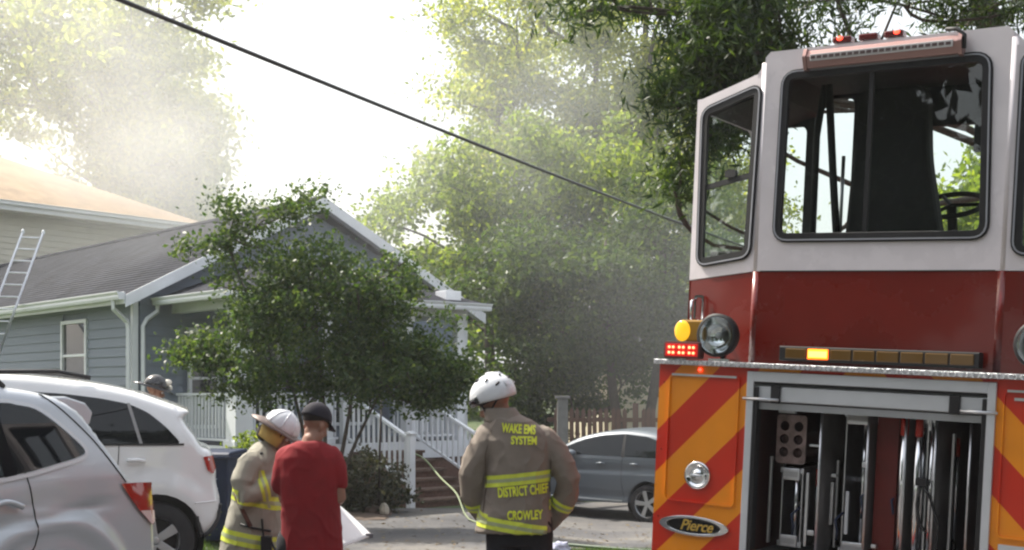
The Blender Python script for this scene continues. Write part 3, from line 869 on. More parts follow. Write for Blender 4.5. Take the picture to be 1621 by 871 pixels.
def chevron_material():
    m = bpy.data.materials.new('chevron_striped_sheeting'); m.use_nodes = True; t = m.node_tree; b = t.nodes['Principled BSDF']
    tc = t.nodes.new('ShaderNodeTexCoord'); sx = t.nodes.new('ShaderNodeSeparateXYZ'); t.links.new(tc.outputs['Object'], sx.inputs[0])
    def M(op, a, b_=None):
        n = t.nodes.new('ShaderNodeMath'); n.operation = op
        for i, q in enumerate((a, b_)):
            if q is None: continue
            if isinstance(q, (int, float)): n.inputs[i].default_value = q
            else: t.links.new(q, n.inputs[i])
        return n.outputs[0]
    mir = M('SUBTRACT', 1.25, M('ABSOLUTE', M('SUBTRACT', sx.outputs[0], 1.25)))
    f = M('FRACT', M('DIVIDE', M('ADD', M('SUBTRACT', sx.outputs[2], mir), 4.34), .5))
    s = M('LESS_THAN', f, .5)
    nz = t.nodes.new('ShaderNodeTexNoise'); nz.inputs['Scale'].default_value = 3; nz.inputs['Detail'].default_value = 6; t.links.new(tc.outputs['Object'], nz.inputs[0])
    mx = t.nodes.new('ShaderNodeMix'); mx.data_type = 'RGBA'; mx.inputs[6].default_value = (.88, .29, .005, 1); mx.inputs[7].default_value = (.60, .024, .004, 1)
    t.links.new(s, mx.inputs[0])
    mr = t.nodes.new('ShaderNodeMapRange'); mr.inputs[3].default_value = .8; mr.inputs[4].default_value = 1.15; t.links.new(nz.outputs[0], mr.inputs[0])
    mu = t.nodes.new('ShaderNodeMix'); mu.data_type = 'RGBA'; mu.blend_type = 'MULTIPLY'; mu.inputs[0].default_value = 1
    t.links.new(mx.outputs[2], mu.inputs[6]); t.links.new(mr.outputs[0], mu.inputs[7]); t.links.new(mu.outputs[2], b.inputs['Base Color'])
    b.inputs['Roughness'].default_value = .32; b.inputs['Coat Weight'].default_value = .12
    vz = t.nodes.new('ShaderNodeTexVoronoi'); vz.inputs['Scale'].default_value = 160; t.links.new(tc.outputs['Object'], vz.inputs[0])
    bp = t.nodes.new('ShaderNodeBump'); bp.inputs['Strength'].default_value = .06; bp.inputs['Distance'].default_value = .004
    t.links.new(vz.outputs[0], bp.inputs['Height']); t.links.new(bp.outputs[0], b.inputs['Normal'])
    return m
M_chev = chevron_material()
BW = 2.5
OX0, OX1, OZ0, OZ1 = .585, 1.93, .765, 1.775
# striped rear skin with opening
mb = MB(); wall_panel(mb, [(0, .42), (BW, .42), (BW, 1.805), (0, 1.805)], [[(OX0, OZ0), (OX1, OZ0), (OX1, OZ1), (OX0, OZ1)]], .04, lambda x, z, d: (x, d, z))
put('rear_panel', mb, M_chev, T)
mb = MB()
mb.b2((.004, .042, .45), (.03, 7.5, 1.80)); mb.b2((BW - .03, .042, .45), (BW - .004, 7.5, 1.80)); mb.b2((.03, .042, 1.79), (BW - .03, 7.5, 1.80)); mb.b2((.03, .042, .45), (BW - .03, 7.5, .5))
put('body', mb, M_red, T)
# hatch door outline on the left panel with fine raised edge
for (x0, x1) in ((.07, .525), (BW - .525, BW - .07)):
    mb = MB(); wall_panel(mb, rrect(x0, 1.0, x1, 1.755, .03), [rrect(x0 + .009, 1.009, x1 - .009, 1.746, .025)], .012, lambda x, z, d: (x, -.012 + d, z)); put('hatch_edge', mb, M_chev, T)
    mb = MB(); mb.b2((x0 + .02, -.015, 1.742), (x1 - .02, -.003, 1.754)); put('hatch_trim', mb, M_alu, T)
# round chrome latch
for x in (.285, BW - .285):
    mb = MB(); mb.lathe([(.082, -.002), (.084, -.014), (.076, -.022), (.062, -.02), (.058, -.010), (.03, -.012), (.026, -.022), (.012, -.024)], (x, 0, 1.165), 28, 'y'); rl = put('round_latch', mb, M_chrome, T, smooth=True)
    mb = MB(); mb.box((x, -.026, 1.165), (.07, .012, .014)); put('handle', mb, M_chrome, rl, bevel=.003)
# oval maker's badge
def oval(cx, cz, rx, rz_, n=36): return [(cx + rx * math.cos(2 * math.pi * k / n), cz + rz_ * math.sin(2 * math.pi * k / n)) for k in range(n)]
mb = MB(); wall_panel(mb, oval(.278, .868, .225, .058), [oval(.278, .868, .175, .043)], .022, lambda x, z, d: (x, -.022 + d, z)); bd = put('badge', mb, M_chrome, T, bevel=.006)
mb = MB(); wall_panel(mb, oval(.278, .868, .176, .044), [], .012, lambda x, z, d: (x, -.013 + d, z)); put('badge_field', mb, mat('black_enamel', (.01, .01, .01), .2), bd)
def text_mesh(s, size, ext=.002, shear=0., offs=0., space=1.):
    c = bpy.data.curves.new('lettering', 'FONT'); c.body = s; c.size = size; c.extrude = ext; c.shear = shear; c.offset = offs; c.align_x = 'CENTER'; c.align_y = 'CENTER'; c.space_character = space; c.resolution_u = 3
    o = bpy.data.objects.new('lettering', c); COL.objects.link(o)
    me = bpy.data.meshes.new_from_object(o, depsgraph=bpy.context.evaluated_depsgraph_get())
    bpy.data.objects.remove(o); bpy.data.curves.remove(c)
    return me
me = text_mesh('Pierce', .088, .002, .35, .0012, .95)
o = link('badge_lettering', me, mat('gold_leaf_letter', (.75, .5, .12), .3, .6), bd); o.location = (.295, -.0165, .868); o.rotation_euler = (R(90), 0, 0)
# ---- compartment frame (white aluminium), header with roll door, interior
fr = [(OX0 - .012, OX0 + .03, OZ0 - .02, OZ1 + .012), (OX1 - .03, OX1 + .012, OZ0 - .02, OZ1 + .012)]
M_wal = mat('satin_white_aluminium', (.60, .62, .66), .35, .3, var=.06, vscale=5)
for x0, x1, z0, z1 in fr:
    mb = MB(); mb.b2((x0, -.018, z0), (x1, .05, z1)); put('compartment_frame', mb, M_wal, T, bevel=.003)
mb = MB(); mb.b2((OX0 + .03, -.017, OZ1 - .045), (OX1 - .03, .05, OZ1 + .012)); put('compartment_frame', mb, M_wal, T, bevel=.003)
mb = MB(); mb.b2((OX0 + .03, -.006, OZ1 - .06), (OX1 - .03, .048, OZ1 - .046)); put('frame_seal', mb, M_dark, T)
mb = MB(); mb.prism([(.004, 1.625), (.004, 1.705), (.02, 1.715), (.06, 1.715), (.06, 1.62), (.02, 1.618)], OX0 + .03, OX1 - .03, 'x'); put('rolling_door_bar', mb, M_wal, T, bevel=.002)
mb = MB(); mb.b2((OX0 + .03, .015, 1.575), (OX1 - .03, .055, 1.612)); put('rolling_door_slat', mb, mat('grey_slat', (.35, .36, .38), .4, .5), T)
for x in (.745, 1.735):
    mb = MB(); mb.b2((x - .028, -.012, 1.612), (x + .028, .004, 1.712)); hb = put('bar_clamp', mb, M_dark, T, bevel=.004)
for x0, x1 in ((.555, .77), (1.77, 1.955)):
    mb = MB(); mb.cyl((x0, -.02, 1.632), (x1, -.02, 1.632), .0085, 8); put('handle_rod', mb, M_alu, T, smooth=True)
mb = MB(); mb.b2((OX0 + .002, -.012, OZ0), (OX0 + .055, .05, 1.7)); put('door_track', mb, M_dark, T)
mb = MB(); mb.b2((OX1 - .055, -.012, OZ0), (OX1 - .004, .05, 1.7)); put('door_track', mb, M_dark, T)
# interior lining
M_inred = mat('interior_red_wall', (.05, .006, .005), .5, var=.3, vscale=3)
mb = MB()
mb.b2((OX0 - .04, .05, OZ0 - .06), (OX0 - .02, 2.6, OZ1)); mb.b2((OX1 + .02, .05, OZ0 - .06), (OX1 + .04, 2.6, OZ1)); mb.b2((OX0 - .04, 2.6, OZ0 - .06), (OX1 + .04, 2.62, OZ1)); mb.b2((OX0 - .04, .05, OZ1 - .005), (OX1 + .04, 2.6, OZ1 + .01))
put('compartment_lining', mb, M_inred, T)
mb = MB(); mb.b2((OX0 - .02, -.015, OZ0 - .075), (OX1 + .02, 2.6, OZ0 - .025)); put('compartment_floor', mb, mat('grey_diamond_floor', (.28, .28, .29), .5, .4, var=.2, vscale=30), T, bevel=.003)
# divider plates
for x in (.985, 1.255, 1.46, 1.62, 1.80):
    mb = MB(); mb.b2((x - .006, .10, OZ0 - .02), (x + .006, 2.3, 1.60)); put('divider', mb, mat('divider_sheet', (.28, .27, .28), .4, .7, var=.2), T, bevel=.002)
mb = MB(); mb.b2((1.28, .16, OZ0 - .02), (1.40, .19, 1.58)); put('red_board', mb, mat('scarlet_board', (.12, .008, .006), .45, var=.2), T)
# ladder butts: two rails with cross end shoes; each ladder is gear resting in the compartment
def butt(label, x0, x1, z0, z1, d, kind, lean=.0):
    r = empty('ground_ladder', (0, 0, 0)); r.matrix_basis = TM @ Matrix.Translation((x0, d, z0)); tag(r, label, 'ladder', None)
    w = x1 - x0; h = z1 - z0
    for s in (0, 1):
        m = MB(); xx = .012 if s == 0 else w - .012
        m.b2((xx - .014, 0, 0), (xx + .014, 1.9, .03)); m.b2((xx - .010, 0, h - .03), (xx + .010, 1.9, h)) ; m.b2((xx - .004, .01, .03), (xx + .004, 1.9, h - .03))
        put('side_rail', m, M_alu, r, bevel=.002)
    for q in (.0, h - .07):
        m = MB(); m.b2((.02, -.02, q), (w - .02, .012, q + .07)); put('end_shoe', m, M_alu if kind else M_wal, r, bevel=.006)
    for q in (0.02, h - .05):
        m = MB(); m.b2((.03, -.024, q), (w - .03, -.021, q + .03)); put('size_label', m, mat('grey_label', (.45, .45, .46), .5), r)
    m = MB()
    for k in range(6): m.cyl((.01, .25 + k * .3, h * .5), (w - .01, .25 + k * .3, h * .5), .016, 8)
    put('rung', m, M_alu, r)
    m = MB(); m.cyl((w * .72, .0, .06), (w * .72, .0, h - .05), .011, 8); put('halyard_tube', m, M_chrome, r, smooth=True)
    return r
TM = Matrix.Translation(Vector((.806, 7.585, .012))) @ (Matrix.Rotation(R(-35.4), 4, 'Z') @ Matrix.Rotation(R(3.0), 4, 'Y'))
butt('short aluminium ladder at the left of the open rear compartment, under the pierced plate', .70, .845, .785, 1.24, .22, 1)
butt('tall aluminium ladder left of the red board in the open rear compartment', 1.06, 1.235, .785, 1.585, .24, 1)
butt('narrow aluminium ladder just right of the red board', 1.475, 1.545, .785, 1.575, .2, 1)
butt('aluminium ladder second from the right in the open compartment', 1.555, 1.61, .785, 1.585, .12, 1)
butt('aluminium ladder set back at the far right of the open compartment', 1.66, 1.725, .83, 1.49, .62, 1)
# brackets, latches and small fittings spread over the bay
rr_ = random.Random(5)
for i, (x, z, w, h) in enumerate(((.74, 1.57, .10, .03), (.93, 1.38, .10, .012), (1.03, 1.22, .03, .02), (1.30, 1.55, .13, .03), (1.43, 1.585, .08, .03), (1.53, 1.59, .10, .025), (1.70, 1.585, .16, .008), (1.86, 1.44, .035, .14), (.90, .88, .05, .03), (1.12, 1.02, .02, .24), (1.02, 1.06, .018, .24), (1.30, .86, .03, .02), (1.42, .83, .09, .03), (1.22, 1.30, .018, .03), (.66, 1.05, .014, .5), (.965, 1.05, .012, .22))):
    mb = MB(); mb.box((x, .13 + rr_.random() * .1, z), (w, .03, h)); put('bracket', mb, M_alu if i % 3 else M_wal, T, bevel=.003)
for x in (.985, 1.255, 1.46, 1.62, 1.80):
    mb = MB(); mb.cyl((x, .092, OZ0 - .02), (x, .092, 1.60), .008, 8); put('divider_edge', mb, M_alu, T, smooth=True)
for i, (x, d, z0, z1, w) in enumerate(((.66, .35, .8, 1.25, .014), (.875, .2, .8, 1.22, .018), (.93, .45, .82, 1.5, .016), (1.01, .3, .8, 1.3, .014), (1.23, .16, .8, 1.55, .014), (1.34, .5, .8, 1.2, .02), (1.42, .3, .8, 1.55, .012), (1.665, .25, .84, 1.5, .014), (1.74, .35, .82, 1.3, .016), (1.84, .4, .82, 1.5, .012), (1.875, .2, .8, 1.58, .01), (1.49, .35, .82, 1.55, .012))):
    mb = MB(); mb.b2((x - w / 2, d, z0), (x + w / 2, d + .03, z1)); put('upright_bar', mb, M_alu if i % 2 else M_chrome, T, bevel=.003)
for x, z in ((.80, .86), (1.06, .86), (1.37, 1.0), (1.585, .9), (1.20, 1.0)):
    mb = MB(); mb.tube([(x, .2, z), (x + .02, .16, z + .05), (x + .01, .15, z + .12), (x + .04, .2, z + .16)], .007, 6); put('strap_end', mb, mat('navy_strap', (.02, .03, .07), .7), T, smooth=True)
# pierced plate (six holes)
holes = [oval(.722 + .085 * i, 1.33 + .075 * j, .029, .029, 14) for i in (0, 1) for j in (0, 1, 2)]
mb = MB(); wall_panel(mb, rrect(.675, 1.265, .855, 1.545, .02), holes, .012, lambda x, z, d: (x, .2 + d, z)); put('pierced_plate', mb, mat('worn_plate', (.30, .22, .21), .45, .3, var=.5, vscale=14), T)
for i in (0, 1):
    mb = MB(); mb.cyl((.722 + .085 * i, .22, 1.33), (.722 + .085 * i, 2.2, 1.33), .026, 10); mb.cyl((.722 + .085 * i, .22, 1.405), (.722 + .085 * i, 2.2, 1.405), .026, 10); put('storage_tube', mb, mat('storage_tube', (.06, .03, .03), .5), T, smooth=True)
# pike poles
PPL = ['steel pike pole with red tip, left of the pair in the right bay', 'steel pike pole with red tip, right of the pair in the right bay', 'bright steel pole standing in front of the right divider', 'slim bright pole beside the tall ladder']
M_redtape = mat('red_tape', (.4, .03, .02), .4)
PPL += ['thick bright steel tube left of the hanging strap in the open compartment', 'thick bright steel tube beside the red board, front of the open compartment', 'thin bright rod behind the hanging strap']
for i, (x, y, z0, z1, r) in enumerate(((1.70, .5, .90, 1.50, .011), (1.775, .52, .90, 1.50, .011), (1.525, .11, .80, 1.57, .018), (.90, .3, .84, 1.23, .012), (1.585, .4, .86, 1.48, .012), (1.447, .11, .84, 1.57, .019), (1.645, .42, .88, 1.46, .010))):
    rt = empty('pike_pole', (0, 0, 0)); rt.matrix_basis = TM @ Matrix.Translation((x, y, z0)); tag(rt, PPL[i], 'pole')
    m = MB(); m.cyl((0, 0, 0), (0, 0, z1 - z0), r, 10); put('shaft', m, M_chrome, rt, smooth=True)
    m = MB(); m.cyl((0, 0, z1 - z0 - .09), (0, 0, z1 - z0 + .01), r * 1.12, 10); put('tip_sleeve', m, M_redtape, rt, smooth=True)
    m = MB(); m.cyl((0, 0, -.03), (0, 0, .012), r * 1.5, 10); put('foot', m, M_dark, rt)
# black strap hanging over the poles
ST = empty('hanging_strap', (0, 0, 0)); ST.matrix_basis = TM @ Matrix.Translation((1.56, .08, 1.22)); tag(ST, 'black looped strap hanging in the right bay of the open compartment', 'strap')
m = MB(); m.tube([(0, 0, .02), (-.02, 0, -.1), (.0, 0, -.2), (.04, 0, -.25)], .008, 6); put('loop', m, M_dark, ST, smooth=True)
m = MB(); m.tube([(0, 0, .02), (.05, 0, -.06), (.1, 0, -.2), (.09, 0, -.32), (.12, 0, -.36)], .008, 6); put('tail', m, M_dark, ST, smooth=True)
m = MB(); m.b2((-.03, -.01, 0), (.03, .02, .04)); put('buckle', m, M_dark, ST)
# ---- deck ledge with tread plate
M_tread = mat('diamond_tread_plate', (.5, .5, .52), .3, .9, var=.45, vscale=55, bump=.4, bscale=120)
mb = MB(); mb.b2((-.02, -.045, 1.806), (BW + .02, .3, 1.835)); put('deck_ledge', mb, M_tread, T, bevel=.004)
mb = MB(); mb.b2((.0, .3, 1.806), (BW, 7.5, 1.83)); put('deck', mb, M_red, T)
tk = MB(); tk.add([(-.02, 0, 0), (0, -.006, .003), (.02, 0, 0), (0, .006, .003), (0, 0, .004)], [(0, 1, 4), (1, 2, 4), (2, 3, 4), (3, 0, 4)])
mb = MB()
for i in range(84):
    for j in range(2):
        x = .0 + i * .03; z = 1.813 + j * .014
        mb.box((x, -.046, z), (.017, .004, .004), Matrix.Rotation(R(40 if (i + j) % 2 else -40), 3, 'Y'))
tag(put('tread_pattern', mb, M_chrome, T), kind='stuff')
# bumper and wheels below the frame of the photograph
mb = MB(); mb.b2((.0, -.12, .38), (BW, .04, .46)); put('rear_bumper', mb, M_tread, T, bevel=.01)
for x in (.18, BW - .18):
    m = MB(); m.lathe([(.2, -.15), (.47, -.14), (.51, -.1), (.51, .1), (.47, .14), (.2, .15)], (x, 1.6, .45), 28, 'x'); w = put('wheel', m, M_dark, T, smooth=True)
    m = MB(); m.lathe([(.28, -.155), (.26, -.12), (.1, -.1), (.08, -.17)], (x, 1.6, .45), 20, 'x'); put('rim', m, M_alu, w, smooth=True)
# ---- tiller cab
CW = .25; CL, CR = .47, 1.865; XL, XR = -.02, 2.42; WL = .36
TOPC, TOPL, TOPR, ZB, ZS = 3.655, 3.44, 3.5, 1.835, 2.375
def fcen(x, z, d): return (x, CW + d, z)
def fleft(s, z, d):   # s along the left facet 0..1 from corner CL to XL
    t = s / (CL - XL); return (CL - s, CW + (WL - CW) * t + d, z)
def fright(s, z, d):
    t = s / (XR - CR); return (CR + s, CW + (WL - CW) * t + d, z)
CW_win = rpoly([(.588, 2.562), (1.775, 2.556), (1.745, 3.512), (.598, 3.515)], .075)
LWl = CL - XL; LWr = XR - CR
lw = rpoly([(.055, 2.47), (.42, 2.425), (.435, 3.36), (.03, 3.46)], .06)
# (s grows to the left, z)  window of the left facet
rw = rpoly([(.06, 2.47), (.47, 2.47), (.47, 3.42), (.06, 3.5)], .06)
mb = MB(); wall_panel(mb, [(CL, ZS), (CR, ZS), (CR, TOPC - .03), (CR - .03, TOPC), (CL + .03, TOPC), (CL, TOPC - .03)], [CW_win], .05, fcen); put('cab_rear_wall', mb, M_cabw, T)
mb = MB(); wall_panel(mb, [(.004, ZS), (LWl, ZS - .045), (LWl, TOPL - .05), (LWl - .04, TOPL), (.004, TOPC - .14)], [lw], .05, fleft); put('cab_corner_wall', mb, M_cabw, T)
mb = MB(); wall_panel(mb, [(.004, ZS), (LWr, ZS), (LWr, TOPR - .05), (LWr - .04, TOPR), (.004, TOPC - .1)], [rw], .05, fright); put('cab_corner_wall', mb, M_cabw, T)
# lower red skin
mb = MB(); mb.prism([(CL + .002, ZB), (CR - .002, ZB), (CR - .002, ZS), (CL + .002, ZS)], CW + .004, CW + .05, 'y'); put('cab_lower_panel', mb, M_red, T)
mb = MB(); wall_panel(mb, [(.006, ZB), (LWl, ZB), (LWl, ZS - .048), (.006, ZS - .004)], [], .05, lambda s, z, d: fleft(s, z, d + .003)); put('cab_lower_panel', mb, M_red, T)
mb = MB(); wall_panel(mb, [(.006, ZB), (LWr, ZB), (LWr, ZS - .004), (.006, ZS - .004)], [], .05, lambda s, z, d: fright(s, z, d + .003)); put('cab_lower_panel', mb, M_red, T)
# rear corner posts (rounded)
for x in (CL, CR): mb = MB(); mb.tube([(x, CW + .03, ZB), (x, CW + .03, ZS)], .032, 12); put('corner_post', mb, M_red, T, smooth=True)
for x in (CL, CR): mb = MB(); mb.tube([(x, CW + .03, ZS), (x, CW + .03, TOPC - .06)], .032, 12); put('corner_post', mb, M_cabw, T, smooth=True)
# sides, front and roof; the sides and front carry windows
CD = 1.25
def fsl(y, z, d): return (XL + d, y, z)
def fsr(y, z, d): return (XR - d, y, z)
def ffr(x, z, d): return (x, CD - d, z)
for fn, tp in ((fsl, TOPL), (fsr, TOPR)):
    mb = MB(); wall_panel(mb, [(WL, ZS - .045), (CD, ZS - .045), (CD, tp), (WL, tp)], [rrect(WL + .07, 2.43, 1.14, 3.37, .06)], .045, fn); put('cab_side_wall', mb, M_cabw, T)
    mb = MB(); wall_panel(mb, [(WL, ZB), (CD, ZB), (CD, ZS - .048), (WL, ZS - .048)], [], .045, fn); put('cab_lower_panel', mb, M_red, T)
mb = MB(); wall_panel(mb, [(XL + .05, ZB), (XR - .05, ZB), (XR - .05, TOPR), (CR, TOPC), (CL, TOPC), (XL + .05, TOPL)],
                      [rrect(.06, 2.5, .345, 3.40, .05), rrect(.395, 2.5, .66, 3.56, .05), rrect(1.10, 2.64, 1.50, 3.34, .06), rrect(1.72, 2.4, XR - .12, 3.38, .06)], .045, ffr); put('cab_front_wall', mb, M_int, T)
mb = MB()
rf = [(XL, TOPL - .01), (CL - .05, TOPC - .12), (CL + .03, TOPC), (CR - .03, TOPC), (CR + .05, TOPC - .08), (XR, TOPR - .01)]
vs = []; n = len(rf)
yy = lambda x: (WL if x in (XL, XR) else CW + .012)
vs = [(x, yy(x), z) for x, z in rf] + [(x, CD, z) for x, z in rf] + [(x, yy(x), z - .05) for x, z in rf] + [(x, CD, z - .05) for x, z in rf]
fs = []
for i in range(n - 1): fs += [(i, i + 1, n + i + 1, n + i), (2 * n + i + 1, 2 * n + i, 3 * n + i, 3 * n + i + 1), (i, 2 * n + i, 2 * n + i + 1, i + 1), (n + i, n + i + 1, 3 * n + i + 1, 3 * n + i)]
fs += [(0, n, 3 * n, 2 * n), (n - 1, 3 * n - 1, 4 * n - 1, 2 * n - 1)]
mb.add(vs, fs); put('cab_roof', mb, M_cabw, T)
mb = MB(); hl = [(XL + .05, TOPL - .07), (CL - .03, TOPC - .185), (CL + .05, TOPC - .062), (CR - .05, TOPC - .062), (CR + .03, TOPC - .145), (XR - .05, TOPR - .07)]
mb.prism(hl + [(x, z - .012) for x, z in hl[::-1]], WL + .06, CD - .05, 'y'); put('headliner', mb, M_int, T)
# glazing: seal, grey bead, pane
M_bead = mat('grey_seal_bead', (.35, .36, .4), .35)
def glaze(poly, fn, name):
    mb = MB(); wall_panel(mb, offset_poly(poly, .022), [offset_poly(poly, -.032)], .03, lambda x, z, d: fn(x, z, d - .014)); g = put(name, mb, M_dark, T, bevel=.004)
    mb = MB(); wall_panel(mb, offset_poly(poly, .012), [offset_poly(poly, .004)], .01, lambda x, z, d: fn(x, z, d - .02)); put('bead', mb, M_bead, g)
    mb = MB(); wall_panel(mb, offset_poly(poly, -.02), [], .006, lambda x, z, d: fn(x, z, d + .01)); put('pane', mb, M_clear, g)
    return g
g0 = glaze(CW_win, fcen, 'rear_window')
gl = glaze(lw, fleft, 'corner_window')
glaze(rw, fright, 'corner_window')
mb = MB(); wall_panel(mb, [(.055, 2.93), (.42, 2.875), (.42, 2.905), (.055, 2.962)], [], .02, lambda x, z, d: fleft(x, z, d - .006)); put('sliding_bar', mb, M_dark, gl)
mb = MB(); wall_panel(mb, rrect(.17, 2.94, .25, 2.985, .015), [], .03, lambda x, z, d: fleft(x, z, d - .016)); put('window_catch', mb, M_dark, gl)
# inside the cab: floor, big seat, posts, steering wheel, dash
mb = MB(); mb.b2((XL + .06, WL + .06, ZB + .05), (XR - .06, CD - .06, ZB + .1)); put('cab_floor', mb, M_int, T)
mb = MB(); mb.prism(rpoly([(.83, 2.1), (1.46, 2.1), (1.42, 2.6), (1.33, 3.05), (1.30, 3.48), (.90, 3.48), (.86, 2.75)], .08), .62, .76, 'y'); put('seat_backrest', mb, M_int, T, bevel=.03)
mb = MB(); mb.b2((.9, .76, 2.1), (1.4, 1.15, 2.3)); put('seat_cushion', mb, M_int, T, bevel=.03)
mb = MB(); mb.b2((XL + .06, .5, ZB + .1), (XR - .06, .62, 2.52)); put('rear_console', mb, M_int, T, bevel=.01)
mb = MB(); mb.tube([(.69, .55, 2.5), (.685, .55, 3.2), (.72, .55, 3.5)], .022, 8); put('grab_rail', mb, M_dark, T, smooth=True); mb = MB(); mb.tube([(.85, .55, 2.5), (.80, .55, 2.95), (.745, .55, 3.5)], .024, 8); put('grab_rail', mb, M_dark, T, smooth=True)
mb = MB(); mb.tube([(.80, .7, 2.5), (.80, .7, 3.1)], .012, 8); put('coat_hook_rod', mb, M_alu, T, smooth=True)
mb = MB()
ang = [2 * math.pi * k / 28 for k in range(29)]
swc = Vector((1.37, .98, 2.82)); sr = Matrix.Rotation(R(28), 3, 'X')
mb.tube([swc + sr @ Vector((.19 * math.cos(a), .19 * math.sin(a), 0)) for a in ang], .016, 8, cap=False); sw = put('steering_wheel', mb, M_int, T, smooth=True)
mb = MB()
for a in (0, 2.1, 4.2): mb.cyl(swc, swc + sr @ Vector((.19 * math.cos(a), .19 * math.sin(a), 0)), .012, 6)
mb.tube([swc, swc + Vector((0, .2, -.5))], .03, 8); put('steering_column', mb, M_int, sw)
mb = MB(); mb.b2((1.66, .34, 3.02), (1.70, .37, 3.2)); put('window_latch', mb, M_dark, T, bevel=.01)
# vertical glazing bar of the sliding centre pane
mb = MB(); mb.b2((1.10, CW + .005, 2.59), (1.125, CW + .03, 3.49)); put('glazing_bar', mb, M_dark, g0)
# ---- scene light bar on the cab brow
M_lens = mat('clear_lamp_lens', (.62, .60, .60), .15, .2, spec=.8)
M_copper = mat('reddish_lamp_housing', (.40, .25, .23), .3, .6)
mb = MB(); mb.prism(rpoly([(-.03, 0), (-.005, -.06), (.03, -.06), (.045, .0), (.02, .04), (-.01, .04)], .01), 0, .86, 'x'); lb = put('scene_light_bar', mb, M_copper, T)
# place: from u .75 to 1.60 at z ~ 3.58
lb.location = (.745, CW - .045, 3.585)
mb = MB(); mb.b2((.03, -.034, -.028), (.83, -.027, .012)); put('lens', mb, M_lens, lb, bevel=.003)
led = MB(); led.b2((-.013, -.004, -.008), (.013, 0, .008)); lm = led.mesh('led_cell')
for k in range(22):
    o = link('led_cell', lm, mat('dark_led_cell', (.10, .07, .07), .3), lb); o.location = (.05 + k * .036, -.0345, -.008)
for x in (-.004, .864):
    mb = MB(); mb.prism(rpoly([(-.04, 0), (-.01, -.07), (.04, -.07), (.055, .0), (.03, .05), (-.02, .05)], .01), x - .01, x + .01, 'x'); put('end_cap', mb, M_copper, lb)
mb = MB(); mb.tube([(.78, .0, .075), (.84, -.01, .07), (.885, -.02, .03), (.885, -.02, -.04)], .012, 8); put('cable', mb, M_dark, lb, smooth=True)
# red clearance lamps on the roof edge
M_redoff = mat('dark_red_lens', (.13, .02, .02), .2, coat=.5)
M_redlit = mat('lit_red_lens', (.8, .03, .02), .2, emit=(1, .06, .03), estr=2.2)
for i, x in enumerate((.93, 1.08, 1.225)):
    mb = MB(); mb.b2((x - .055, CW - .01, 3.662), (x + .055, CW + .06, 3.70)); c = put('clearance_lamp', mb, M_redoff, T, bevel=.01)
    if i != 1:
        mb = MB(); mb.sphere((x + (.02 if i else -.01), CW - .01, 3.686), (.018, .006, .012)); put('bulb', mb, M_redlit, c, smooth=True)
# ---- warning lamps on the deck
def deck_set(cx, sgn):
    M_amb = mat('amber_dome', (.75, .38, .02), .25, coat=.5, emit=(1, .55, .02), estr=.45)
    M_ambd = mat('amber_housing', (.38, .20, .02), .3, coat=.5)
    # round spot lamp
    c = Vector((cx, -.03, 1.985))
    m = MB(); m.lathe([(.055, .13), (.10, .10), (.122, .05), (.126, .0), (.122, -.01), (.108, -.012)], c, 28, 'y', close=False); sp = put('spot_lamp', m, M_dark, T, smooth=True)
    m = MB(); m.lathe([(.108, -.006), (.102, .0), (.085, .035), (.055, .06), (.02, .07), (.001, .07)], c, 28, 'y', close=False); put('reflector', m, M_chrome, sp, smooth=True)
    m = MB(); m.lathe([(.108, -.008), (.075, -.018), (.03, -.022), (.001, -.022)], c, 28, 'y', close=False); put('lens', m, M_clear, sp, smooth=True)
    m = MB(); m.sphere(c + Vector((0, .03, 0)), .02); put('bulb', m, M_white, sp, smooth=True)
    m = MB(); m.tube([c + Vector((.02, .06, -.11)), c + Vector((.03, .05, -.15))], .02, 8); m.b2((c.x - .06, .0, 1.836), (c.x + .07, .12, 1.85)); put('bracket', m, M_chrome, sp)
    # amber lamp
    m = MB(); m.prism(rpoly([(-.1, 0), (.09, 0), (.09, .125), (-.075, .125)], .02), 0, .12, 'y'); am = put('amber_lamp', m, M_ambd, T, bevel=.01); am.location = (cx - sgn * .17, -.02, 1.945)
    m = MB(); m.sphere((-.055 * sgn, -.003, .06), (.052, .012, .062), 16, 10); put('dome', m, M_amb, am, smooth=True)
    # red LED module
    m = MB(); m.prism(rpoly([(-.118, 0), (.118, 0), (.118, .098), (-.118, .098)], .018), 0, .06, 'y'); rm = put('led_module', m, mat('module_bezel', (.10, .03, .03), .3), T, bevel=.004); rm.location = (cx - sgn * .205, -.06, 1.843)
    m = MB(); m.b2((-.105, -.004, .012), (.105, .002, .086)); put('lens', m, mat('red_lens', (.35, .01, .01), .15, coat=.5, emit=(1, .02, .01), estr=.22), rm, bevel=.003)
    for i in range(3):
        for j in range(2):
            for q in (-.013, .013):
                m = MB(); m.sphere((-.066 + .066 * i + q, -.005, .033 + .032 * j), (.009, .004, .008), 8, 6); put('led', m, mat('red_led', (1, .2, .1), .3, emit=(1, .12, .05), estr=5.), rm, smooth=True)
deck_set(.375, 1)
deck_set(BW - .36, -1)
# small tail reflector under the ledge
m = MB(); m.sphere((.27, -.01, 1.782), (.012, .006, .01)); put('marker_bulb', m, M_redlit, T, smooth=True)
# rivets and seams of the cab skin
rv = MB(); rv.sphere((0, 0, 0), (.005, .002, .005), 8, 5); rvm = rv.mesh('rivet')
for k in range(16):
    o = link('rivet', rvm, M_red, T); o.location = (CL + .05 + k * .0855, CW + .003, ZS - .025)
mb = MB(); mb.b2((CL + .03, CW - .0015, ZS - .003), (CR - .03, CW + .003, ZS + .003)); put('panel_seam', mb, M_dark, T)
for x in (.035, BW - .035):
    for z in (.9, 1.3, 1.7):
        o = link('rivet', rvm, M_chrome, T); o.location = (x, -.002, z)
